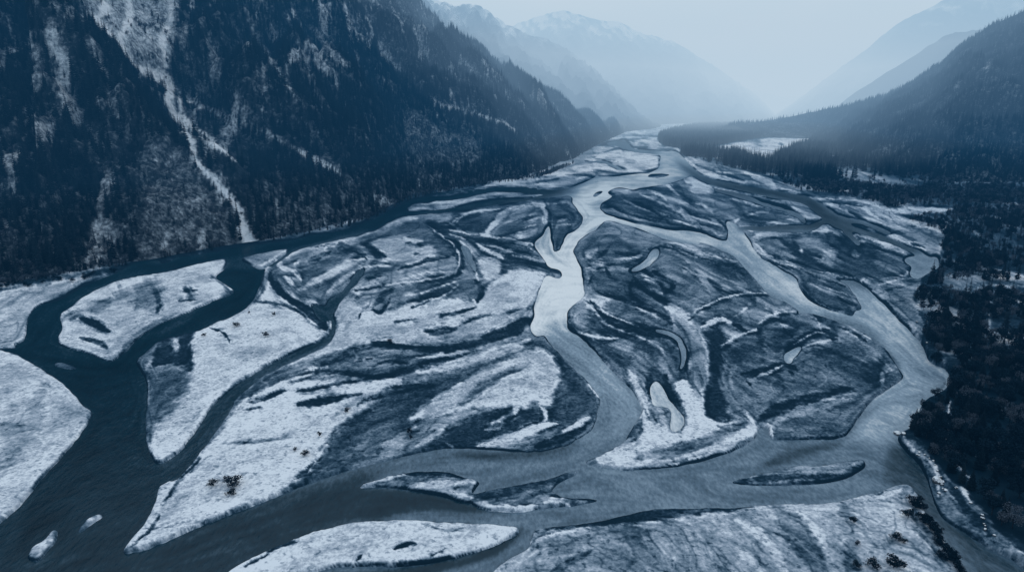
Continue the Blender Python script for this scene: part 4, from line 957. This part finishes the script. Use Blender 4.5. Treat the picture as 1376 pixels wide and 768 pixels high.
def fir_geo(seed, h=1.0, wide=.17, layers=15, per=9):
    """unit-height conifer: trunk lists, crown lists"""
    r = random.Random(seed)
    tv, tf, cv, cf = [], [], [], []
    lean = (r.uniform(-.01, .01), r.uniform(-.01, .01))
    tube(tv, tf, (0, 0, -.02), (0, 0, .3), .014, .011, 6)
    tube(tv, tf, (0, 0, .3), (lean[0], lean[1], .93), .011, .003, 6)
    gap = r.uniform(0, 6.28)
    for L in range(layers):
        t = L / (layers - 1)
        z = .10 + .86 * t ** .92
        rad = wide * (1 - t) ** .82 * r.uniform(.82, 1.1) + .012
        if L == 0: rad *= .75
        n = max(4, int(per * (1 - .5 * t)))
        for k in range(n):
            a = 2 * math.pi * (k + .5 * (L % 2)) / n + r.uniform(-.25, .25)
            ln = rad * r.uniform(.65, 1.18) * (1 - .25 * max(0, math.cos(a - gap)))
            c, s = math.cos(a), math.sin(a)
            dr = ln * r.uniform(.30, .6)
            w = ln * r.uniform(.26, .40)
            zz = z + r.uniform(-.012, .012)
            i = len(cv)
            x0, y0 = lean[0] * t, lean[1] * t
            cv += [(x0, y0, zz + .012), (x0 + c * ln * .55 - s * w, y0 + s * ln * .55 + c * w, zz - dr * .75), (x0 + c * ln * .6, y0 + s * ln * .6, zz - dr * .25 + .008),
                   (x0 + c * ln * .55 + s * w, y0 + s * ln * .55 - c * w, zz - dr * .75), (x0 + c * ln, y0 + s * ln, zz - dr * .8)]
            cf += [(i, i + 1, i + 2), (i, i + 2, i + 3), (i + 1, i + 4, i + 2), (i + 2, i + 4, i + 3)]
    i = len(cv)
    for k in range(4):
        a = k * 1.57
        cv.append((lean[0] + .012 * math.cos(a), lean[1] + .012 * math.sin(a), .93))
    cv.append((lean[0], lean[1], 1.0))
    cf += [(i + k, i + (k + 1) % 4, i + 4) for k in range(4)]
    return tv, tf, cv, cf


def broad_geo(seed, n=420, leaf=.035, spread=.36, open_=.0):
    """unit-height broad tree or shrub: limbs and clumps of twigs"""
    r = random.Random(seed)
    tv, tf, cv, cf = [], [], [], []
    tube(tv, tf, (0, 0, -.03), (0, 0, .32), .022, .016, 6)
    cl = []
    for k in range(9):
        a = k * 2.4 + r.uniform(-.4, .4)
        rr = spread * r.uniform(.35, 1.0) * .8
        z = r.uniform(.38, .88)
        rr *= math.sqrt(max(.1, 1 - ((z - .55) / .45) ** 2))
        p = (math.cos(a) * rr, math.sin(a) * rr, z)
        tube(tv, tf, (0, 0, .22 + .1 * r.random()), p, .011, .004, 4)
        cl.append((p, spread * r.uniform(.30, .55)))
    cl.append(((0, 0, .62), spread * .6))
    for q in range(n):
        p, R = r.choice(cl)
        d = Vector((r.gauss(0, 1), r.gauss(0, 1), r.gauss(0, 1))).normalized() * R * r.random() ** .4
        c = Vector(p) + d
        if c.z < .12: continue
        u = Vector((r.gauss(0, 1), r.gauss(0, 1), r.gauss(0, .7))).normalized() * leaf * r.uniform(.6, 1.5)
        w = u.cross(Vector((r.gauss(0, 1), r.gauss(0, 1), r.gauss(0, 1)))).normalized() * leaf * r.uniform(.4, 1.0)
        i = len(cv)
        cv += [tuple(c - u), tuple(c + w * .8), tuple(c + u), tuple(c - w)]
        cf += [(i, i + 1, i + 2), (i, i + 2, i + 3)]
    return tv, tf, cv, cf


def tri_mesh(name, V, F, mat):
    me = bpy.data.meshes.new(name)
    me.from_pydata(V, [], F); me.update()
    me.materials.append(mat)
    return me


def joined(name, geo, mats):
    tv, tf, cv, cf = geo
    n = len(tv)
    me = bpy.data.meshes.new(name)
    me.from_pydata(tv + cv, [], tf + [tuple(i + n for i in f) for f in cf]); me.update()
    me.materials.append(mats[0]); me.materials.append(mats[1])
    mi = [0] * len(tf) + [1] * len(cf)
    me.polygons.foreach_set("material_index", mi)
    return me


lib = bpy.data.collections.new("forest_kinds")       # source meshes of the far forest, not linked to the scene
lib_b = bpy.data.collections.new("copse_kinds")
for k in range(4):
    o = bpy.data.objects.new("forest_conifer", joined("forest_conifer", fir_geo(100 + k, wide=(.15, .18, .21, .17)[k], layers=12, per=8), (M_bark, M_fir)))
    lib.objects.link(o)
for k in range(3):
    o = bpy.data.objects.new("copse_tree", joined("copse_tree", broad_geo(200 + k, 260, .045, (.36, .42, .30)[k]), (M_bark, M_bare)))
    lib_b.objects.link(o)


lib_d = bpy.data.collections.new("bushy_kinds")
for k in range(3):
    o = bpy.data.objects.new("bushy_tree", joined("bushy_tree", broad_geo(600 + k, 330, .06, (.42, .5, .38)[k]), (M_bark, M_shrub)))
    lib_d.objects.link(o)


def scatter(name, label, cat, pts, hts, coll):
    me = bpy.data.meshes.new(name)
    me.vertices.add(len(pts)); me.vertices.foreach_set("co", np.asarray(pts, np.float32).ravel())
    a = me.attributes.new("tall", "FLOAT", "POINT"); a.data.foreach_set("value", np.asarray(hts, np.float32))
    a = me.attributes.new("turn", "FLOAT", "POINT"); a.data.foreach_set("value", RNG.uniform(0, 6.28, len(pts)).astype(np.float32))
    o = bpy.data.objects.new(name, me); COL.objects.link(o)
    ng = bpy.data.node_groups.new(name, "GeometryNodeTree")
    ng.interface.new_socket("Geometry", in_out="INPUT", socket_type="NodeSocketGeometry")
    ng.interface.new_socket("Geometry", in_out="OUTPUT", socket_type="NodeSocketGeometry")
    gi = ng.nodes.new("NodeGroupInput"); go = ng.nodes.new("NodeGroupOutput")
    ci = ng.nodes.new("GeometryNodeCollectionInfo"); ci.inputs["Collection"].default_value = coll
    ci.inputs["Separate Children"].default_value = True; ci.inputs["Reset Children"].default_value = True
    ip = ng.nodes.new("GeometryNodeInstanceOnPoints"); ip.inputs["Pick Instance"].default_value = True
    at = ng.nodes.new("GeometryNodeInputNamedAttribute"); at.data_type = "FLOAT"; at.inputs["Name"].default_value = "tall"
    at2 = ng.nodes.new("GeometryNodeInputNamedAttribute"); at2.data_type = "FLOAT"; at2.inputs["Name"].default_value = "turn"
    rv = ng.nodes.new("FunctionNodeRandomValue"); rv.data_type = "INT"; rv.inputs["Min"].default_value = 0; rv.inputs["Max"].default_value = 11
    cx = ng.nodes.new("ShaderNodeCombineXYZ")
    L = ng.links.new
    L(gi.outputs[0], ip.inputs["Points"]); L(ci.outputs[0], ip.inputs["Instance"])
    L([s for s in rv.outputs if s.type == "INT" and s.enabled][0] if any(s.type == "INT" and s.enabled for s in rv.outputs) else rv.outputs[2], ip.inputs["Instance Index"])
    L(at2.outputs[0], cx.inputs["Z"]); L(cx.outputs[0], ip.inputs["Rotation"]); L(at.outputs[0], ip.inputs["Scale"])
    L(ip.outputs[0], go.inputs[0])
    md = o.modifiers.new("trees", "NODES"); md.node_group = ng
    tag(o, label, cat, kind="stuff")
    return o


def slope_trees(key, spacing, hmin, hmax, base_den=1.0, ymax=4300, thr=.30):
    V, sn = slopes[key]
    a = V[:-1, :-1]; b = V[1:, :-1]; c = V[:-1, 1:]; d = V[1:, 1:]
    area = np.linalg.norm(np.cross(b - a, c - a), axis=-1)
    n = RNG.poisson(area / spacing ** 2)
    jj, ii = np.nonzero(n)
    rep = n[jj, ii]
    jj = np.repeat(jj, rep); ii = np.repeat(ii, rep)
    s, t = RNG.random(len(jj))[:, None], RNG.random(len(jj))[:, None]
    p = (a[jj, ii] * (1 - s) + b[jj, ii] * s) * (1 - t) + (c[jj, ii] * (1 - s) + d[jj, ii] * s) * t
    mx, my = to_map(p[:, 0], p[:, 1], p[:, 2])
    m = np.maximum(N.sample(mx, my), openness(p[:, 0], p[:, 1], p[:, 2]) * (mx < 900) * .5)
    pr = base_den * np.where(m > .7, .04, np.where(m > .28, .30 - .2 * m, 1.0)) * (.55 + .9 * vnoise(p[:, 0] / 40, p[:, 1] / 40, 66)) * (1 - .45 * sstep(350, 900, p[:, 2]))
    ok = (RNG.random(len(p)) < pr) & (p[:, 1] < ymax) & (mx > -380) & (mx < 1660) & (my > -170) & (p[:, 2] > 1)
    p = p[ok]; m = m[ok]
    h = RNG.uniform(hmin, hmax, len(p)) * (.75 + .5 * vnoise(p[:, 0] / 60, p[:, 1] / 60, 5)) * np.where(m > .25, .6, 1)
    p[:, 2] -= .4
    return p, h, m


def flat_trees(spacing, y0, y1, X0=-200, X1=3200, m0=860, m1=1636):
    n = int((X1 - X0) * (y1 - y0) / spacing ** 2)
    x = RNG.uniform(X0, X1, n); y = RNG.uniform(y0, y1, n)
    mx, my = to_map(x, y)
    ok = (mx > m0) & (mx < m1) & (my > 160) & (my < 855)
    x, y, mx, my = x[ok], y[ok], mx[ok], my[ok]
    den = D.sample(mx, my)
    z = bil(Z, (mx - MX0) / STEP, (my - MY0) / STEP)
    den = np.where(den < .95, den * (.3 + 1.0 * sstep(.34, .6, vnoise(x / 38, y / 60, 191))), den)
    ok = (RNG.random(len(x)) < den * (.5 + .9 * vnoise(x / 25, y / 25, 91))) & (z > .35)
    return np.stack([x[ok], y[ok], z[ok] - .15], -1), my[ok], mx[ok], den[ok]


P1, H1, m1 = slope_trees("L1", 5.6, 10, 22)
P2, H2, m2 = slope_trees("L2", 8.2, 13, 25)
P3, H3, _ = slope_trees("R1", 9.5, 14, 24)
scatter("forest", "dense dark conifer forest on the near left spur", "forest", P1[m1 < .25], H1[m1 < .25], lib)
scatter("forest", "dark conifer forest along the long left valley wall", "forest", P2[m2 < .25], H2[m2 < .25], lib)
scatter("forest", "unbroken dark conifer forest on the right mountainside", "forest", P3, H3, lib)
PB = np.concatenate([P1[m1 >= .25], P2[m2 >= .25]]); HB = np.concatenate([H1[m1 >= .25], H2[m2 >= .25]])
pick = RNG.random(len(PB)) < .45
scatter("forest", "thin leafless woodland on the clearings of the left slopes", "woodland", PB[~pick], HB[~pick] * .8, lib_b)
scatter("forest", "scattered small conifers on the clearings of the left slopes", "woodland", PB[pick], HB[pick], lib)

# foot of the left slopes: leafless trees between forest and river
V2, _ = slopes["L2"]
foot = []
for key, sp in (("L1", 600), ("L2", 2400)):
    Vv, _s = slopes[key]
    a = Vv[: max(3, int(Vv.shape[0] * .12))]
    q = a.reshape(-1, 3)
    foot.append(q[RNG.choice(len(q), sp)] + np.stack([RNG.normal(0, 4, sp), RNG.normal(0, 4, sp), np.full(sp, -.5)], -1))
foot = np.concatenate(foot); foot = foot[foot[:, 2] > -1]
scatter("forest", "leafless riverside scrub at the foot of the left slopes", "woodland", foot, RNG.uniform(4, 9, len(foot)), lib_b)

FP, FMY, FMX, FD = flat_trees(4.6, 150, 1400)
GP, GMY, GMX, GD = flat_trees(8.5, 1400, 5200)
order = np.argsort(-FMY)
inframe = (FMX[order] < 1372) & (FMY[order] < 770)
own = order[inframe][:300]
rest = np.setdiff1d(np.arange(len(FP)), own)
LP, LMY, LMX, LD = flat_trees(3.6, 350, 2600, -1300, 400, -250, 800)
lb_ = RNG.random(len(LP)) < .6
scatter("forest", "leafless scrub lining the left bank of the river", "woodland", LP[lb_], RNG.uniform(3, 8, int(lb_.sum())), lib_b)
scatter("forest", "dark conifers lining the left bank of the river", "forest", LP[~lb_], RNG.uniform(5, 13, int((~lb_).sum())), lib)
is_b = RNG.random(len(FP)) < np.where(FMY < 300, .55, .22)
is_d = (~is_b) & (RNG.random(len(FP)) < .5)
rb = rest[is_b[rest]]; rf = rest[~is_b[rest] & ~is_d[rest]]; rd = rest[is_d[rest]]
scatter("forest", "round-crowned dark trees of the wooded flat on the right bank", "forest", FP[rd], RNG.uniform(5, 11, len(rd)), lib_d)
scatter("forest", "dark conifers of the wooded flat on the right bank", "forest", FP[rf], RNG.uniform(9, 17, len(rf)), lib)
scatter("forest", "leafless trees of the wooded flat on the right bank", "woodland", FP[rb], RNG.uniform(5, 10, len(rb)), lib_b)
gb = (RNG.random(len(GP)) < .5) & (GD < .8)
scatter("forest", "conifer belt on the far right bank and the wooded point", "forest", GP[~gb], RNG.uniform(20, 33, int((~gb).sum())), lib)
scatter("forest", "leafless trees of the far right riverside belt", "woodland", GP[gb], RNG.uniform(8, 14, int(gb.sum())), lib_b)

# --- individual trees
def proto(kind, geo, mats):
    root = bpy.data.objects.new(kind, None)
    tv, tf, cv, cf = geo
    t = bpy.data.objects.new("trunk", tri_mesh("trunk", tv, tf, mats[0]))
    c = bpy.data.objects.new("crown", tri_mesh("crown", cv, cf, mats[1]))
    return root, (t, c)


def place(pr, x, y, z, h, label, cat, group=None, wide=1.0, rot=None):
    root, parts = pr
    r = root.copy(); COL.objects.link(r)
    r.location = (x, y, z); r.rotation_euler = (0, 0, random.uniform(0, 6.28) if rot is None else rot)
    r.scale = (h * wide, h * wide, h)
    r["label"] = label; r["category"] = cat
    if group: r["group"] = group
    for p in parts:
        c = p.copy(); c.parent = r; COL.objects.link(c)
    return r


firs = [proto("conifer_tree", fir_geo(300 + k, wide=(.19, .22, .17, .25)[k], layers=20, per=12), (M_bark, M_fir)) for k in range(4)]
bares = [proto("leafless_tree", broad_geo(400 + k, 900, .028, (.36, .42, .33)[k]), (M_bark, M_bare)) for k in range(3)]
shrubs = [proto("shrub", broad_geo(500 + k, 500, .06, (.55, .62, .5)[k]), (M_bark, M_shrub)) for k in range(3)]
bushy = [proto("bushy_tree", broad_geo(700 + k, 900, .04, (.42, .5, .38)[k]), (M_bark, M_shrub)) for k in range(3)]
for k in own:
    x, y, z = FP[k]
    if is_d[k]:
        place(random.choice(bushy), x, y, z, random.uniform(5, 10), "round-crowned dark tree in the dense wood on the right river bank", "tree", "round-crowned trees in the right bank wood", random.uniform(1, 1.3))
        continue
    if is_b[k]:
        place(random.choice(bares), x, y, z, random.uniform(5, 9), "leafless grey tree in the dark wood on the right river bank", "tree", "leafless trees in the right bank wood", random.uniform(1, 1.3))
    else:
        place(random.choice(firs), x, y, z, random.uniform(6, 11.5), "dark green conifer in the dense wood on the right river bank", "tree", "conifers in the right bank wood", random.uniform(1.05, 1.5))


def ground_z(mx, my):
    return float(bil(Z, np.array((mx - MX0) / STEP), np.array((my - MY0) / STEP)))


def put(pr, mx, my, h, label, cat, group=None, wide=1.0):
    x, y = on_floor(mx, my)
    return place(pr, float(x), float(y), max(0.0, ground_z(mx, my)) - .1, h, label, cat, group, wide)


for mx, my, h, lb in ((1149, 262, 27, "tall dark conifer beside the grey meadow, left of a wider one"), (1168, 268, 28, "broad tall conifer between meadow and river, right of a narrower one"), (1183, 271, 20, "shorter conifer just right of the two tall ones by the meadow")):
    put(firs[3], mx, my, h, lb, "tree", None, 1.25)
for mx, my, h, wd, lb in (
        (287, 656, 3.4, 1.5, "round dark bush left of a larger clump on the snowy lower bar"), (313, 656, 4.6, 1.9, "largest dark bush on the tip of the snowy lower bar"), (303, 648, 2, 1.2, "tiny bush just above the two bushes on the lower bar tip"),
        (311, 668, 2.4, 2.2, "low flat shrub below the largest bush on the lower bar"), (430, 590, 3.4, .9, "upright lone shrub on snow at the centre of the lower bar"), (397, 610, 2.6, .9, "small slanting shrub near the dark hollow of the lower bar"),
        (411, 616, 3.2, 1.4, "dark shrub in the hollow beside the lower bar bank"), (467, 557, 3.6, 1.0, "lone shrub on the snow ridge above the dark hollow"), (318, 441, 4, 1.6, "widest dark bush on the snow lobe beside the left channel"),
        (357, 455, 4, 1.5, "dark bush near the right edge of the snow lobe"), (368, 426, 3.5, 1.2, "dark bush on the upper part of the snow lobe"), (275, 455, 3, 1.5, "small bush at the left edge of the snow lobe"), (335, 423, 2.4, 1, "tiny bush at the top of the snow lobe"),
        (1220, 699, 4.2, 1.5, "round dark bush on the snow peninsula near the right inlet"), (1146, 707, 3.2, 1.3, "dark bush on the snow peninsula under its north bank"), (1203, 730, 3.4, 1.6, "low dark bush at the middle of the snow peninsula"),
        (1213, 734, 2.4, 1.2, "small bush touching a low dark one on the snow peninsula"), (1151, 737, 2.6, .9, "thin upright shrub on the snow peninsula"), (1150, 764, 3, 1.3, "dark bush at the lower frame edge, left of a cluster"),
        (1172, 766, 4, 1.5, "dark bush in the cluster at the bottom of the snow peninsula"), (1200, 766, 4.6, 1.9, "widest bush of the cluster at the bottom of the snow peninsula"), (550, 585, 4, .9, "dark shrub on the central bar bank beside the main river"), (552, 592, 2.6, .9, "small shrub under a taller one on the central bar bank"),
        (524, 463, 4, 1.2, "dark shrub on the rim of the long dark streak")):
    put(random.choice(shrubs), mx, my, h * .8, lb, "shrub", None, wd)
# scattered scrub on the bars and by the inlet (indistinguishable from one another)
for k in range(50):
    t = random.random()
    mx = 1228 + 62 * t + random.gauss(0, 4); my = 678 + 92 * t + random.gauss(0, 6)
    if ground_z(mx, my) > .3:
        put(random.choice(shrubs), mx, my, random.uniform(1.4, 3.2), "low dark scrub bush along the inlet edge of the snow peninsula", "shrub", "scrub along the inlet", random.uniform(1, 1.7))
for k in range(46):
    mx = random.uniform(0, 240); my = 390 - mx * .145 + random.gauss(0, 3) + 1
    if ground_z(mx, my) > .3:
        put(random.choice(shrubs), mx, my, random.uniform(2, 4.5), "dark scrub bush at the foot of the left forest", "shrub", "scrub at the foot of the left forest", random.uniform(1, 1.6))

# --- boulders along the right bank
def rock_mesh(seed):
    r = random.Random(seed)
    import bmesh
    bm = bmesh.new()
    bmesh.ops.create_icosphere(bm, subdivisions=3, radius=.5)
    cuts = [(Vector((r.gauss(0, 1), r.gauss(0, 1), r.gauss(0, .8))).normalized(), r.uniform(.30, .44)) for _ in range(9)]
    for v in bm.verts:
        for n, d in cuts:
            q = v.co.dot(n)
            if q > d: v.co -= n * (q - d)
        v.co *= 1 + .04 * math.sin(v.co.x * 17 + seed) * math.cos(v.co.y * 13)
        v.co.z *= .7
    me = bpy.data.meshes.new("boulder")
    bm.to_mesh(me); bm.free()
    me.materials.append(M_rock)
    return me


rocks = [rock_mesh(k) for k in range(5)]


def boulder(mx, my, s, label, group=None):
    x, y = on_floor(mx, my)
    o = bpy.data.objects.new("boulder", random.choice(rocks))
    COL.objects.link(o)
    o.location = (float(x), float(y), max(0, ground_z(mx, my)) + s * .12)
    o.scale = (s * random.uniform(.8, 1.3), s * random.uniform(.8, 1.2), s * random.uniform(.6, 1))
    o.rotation_euler = (random.uniform(-.2, .2), random.uniform(-.2, .2), random.uniform(0, 6.28))
    tag(o, label, "boulder", group)


boulder(1206, 583, 3.2, "large snow-capped boulder at the tip of the rocky bank point")
boulder(1213, 590, 2.4, "second boulder behind the one at the rocky bank point")
boulder(1258, 652, 4.6, "biggest pale boulder beside the narrow inlet")
bank = [(1208, 586), (1222, 606), (1240, 622), (1256, 636), (1262, 660), (1290, 668), (1305, 690), (1326, 715), (1350, 742)]
for k in range(28):
    t = random.random() * (len(bank) - 1); i = int(t); f = t - i
    mx = bank[i][0] * (1 - f) + bank[i + 1][0] * f + random.gauss(0, 3.5); my = bank[i][1] * (1 - f) + bank[i + 1][1] * f + random.gauss(0, 3)
    if ground_z(mx, my) > .2: boulder(mx, my, random.uniform(.6, 1.7), "small snow-dusted boulder on the right river bank below the wood", "boulders on the right bank")
for k in range(22):
    mx = random.choice((1228, 1240, 1246, 1262)) + random.gauss(0, 7); my = random.uniform(375, 500)
    if ground_z(mx, my) > .2: boulder(mx, my, random.uniform(.9, 2.0), "pale boulder on the right bank where the two arms join", "boulders where the right arms join")

# ------------------------------------------------------------------ haze: boxes of blue air, glowing in place of scattered skylight
def haze(name, label, x0, x1, y0, y1, z0, z1, k, L):
    m, nt = new_mat(name)
    kmax = max(k)
    ab = nd(nt, "ShaderNodeVolumeAbsorption")
    ab.inputs["Density"].default_value = kmax * 1.0001
    ab.inputs["Color"].default_value = (1 - k[0] / kmax, 1 - k[1] / kmax, 1 - k[2] / kmax, 1)
    em = nd(nt, "ShaderNodeEmission")
    c = [a * b for a, b in zip(k, L)]
    mx_ = max(c)
    em.inputs["Color"].default_value = (c[0] / mx_, c[1] / mx_, c[2] / mx_, 1)
    em.inputs["Strength"].default_value = mx_
    ad = nd(nt, "ShaderNodeAddShader")
    nt.links.new(ab.outputs[0], ad.inputs[0]); nt.links.new(em.outputs[0], ad.inputs[1])
    o = nd(nt, "ShaderNodeOutputMaterial")
    nt.links.new(ad.outputs[0], o.inputs["Volume"])
    V = [(x, y, z) for z in (z0, z1) for y in (y0, y1) for x in (x0, x1)]
    F = [(0, 2, 3, 1), (4, 5, 7, 6), (0, 1, 5, 4), (2, 6, 7, 3), (0, 4, 6, 2), (1, 3, 7, 5)]
    ob = mesh_obj(name, V, F, m, smooth=False)
    m.volume_intersection_method if hasattr(m, "volume_intersection_method") else None
    tag(ob, label, "haze", kind="stuff")
    return ob


HL = (.20, .50, .67)
KK = (1 / 32000, 1 / 13000, 1 / 7500)
haze("haze", "thin blue winter haze filling the whole valley", -20000, 20000, -600, 24000, -60, 2700, [.11 * k for k in KK], HL)
haze("haze", "thicker pale haze lying above the treetops of the valley", -19000, 19000, -500, 23000, 72, 2500, [.52 * k for k in KK], HL)

haze("fog", "pale fog bank closing the far end of the valley", -16000, 16000, 1500, 23500, -50, 1300, (1 / 7000, 1 / 6300, 1 / 5800), (.52, .66, .78))

haze("mist", "soft pale mist layer hanging low between the ridges at the valley end", -15000, 15000, 3400, 15000, -45, 560, (1 / 6500, 1 / 6200, 1 / 6000), (.56, .68, .79))

# ------------------------------------------------------------------ sky and light
world = bpy.data.worlds.new("World"); scene.world = world
world.use_nodes = True
nt = world.node_tree; nt.nodes.clear()
SUN_EL, SUN_AZ = math.radians(60), math.radians(25)
sky = nd(nt, "ShaderNodeTexSky", sky_type="NISHITA")
sky.sun_disc = False
sky.sun_elevation = SUN_EL
sky.sun_rotation = SUN_AZ
sky.altitude = 2800
bg = nd(nt, "ShaderNodeBackground"); bg.inputs["Strength"].default_value = .05
nt.links.new(sky.outputs[0], bg.inputs["Color"])
bg2 = nd(nt, "ShaderNodeBackground")
tcw = nd(nt, "ShaderNodeTexCoord"); mpw = nd(nt, "ShaderNodeMapping"); mpw.inputs["Scale"].default_value = (1, 1, 3.5)
nt.links.new(tcw.outputs["Generated"], mpw.inputs["Vector"])
cl = noise_node(nt, 2.2, 5, .55, mpw.outputs[0])
nt.links.new(ramp(nt, cl, [(.3, (.50, .66, .79)), (.7, (.74, .85, .92))]), bg2.inputs["Color"])
bg2.inputs["Strength"].default_value = .88
ad = nd(nt, "ShaderNodeAddShader")
nt.links.new(bg.outputs[0], ad.inputs[0]); nt.links.new(bg2.outputs[0], ad.inputs[1])
o = nd(nt, "ShaderNodeOutputWorld"); nt.links.new(ad.outputs[0], o.inputs["Surface"])

sd = bpy.data.lights.new("sun", "SUN")
sd.energy = .6; sd.angle = math.radians(14); sd.color = (1.0, .97, .93)
so = bpy.data.objects.new("sun", sd); COL.objects.link(so)
dirv = Vector((math.sin(SUN_AZ) * math.cos(SUN_EL), math.cos(SUN_AZ) * math.cos(SUN_EL), math.sin(SUN_EL)))
so.rotation_euler = (-dirv).to_track_quat("-Z", "Y").to_euler()
so.location = dirv * 1000

scene.view_settings.view_transform = "Standard"
scene.view_settings.look = "None"
scene.view_settings.exposure = 0
scene.view_settings.gamma = 1
scene.cycles.use_denoising = True
scene.cycles.max_bounces = 4
scene.cycles.diffuse_bounces = 2
scene.cycles.glossy_bounces = 2
scene.cycles.transmission_bounces = 1
scene.cycles.volume_bounces = 0
scene.cycles.transparent_max_bounces = 4
print("TREES", len(P1), len(P2), len(P3), len(FP), len(GP), "verts", nr * nc)
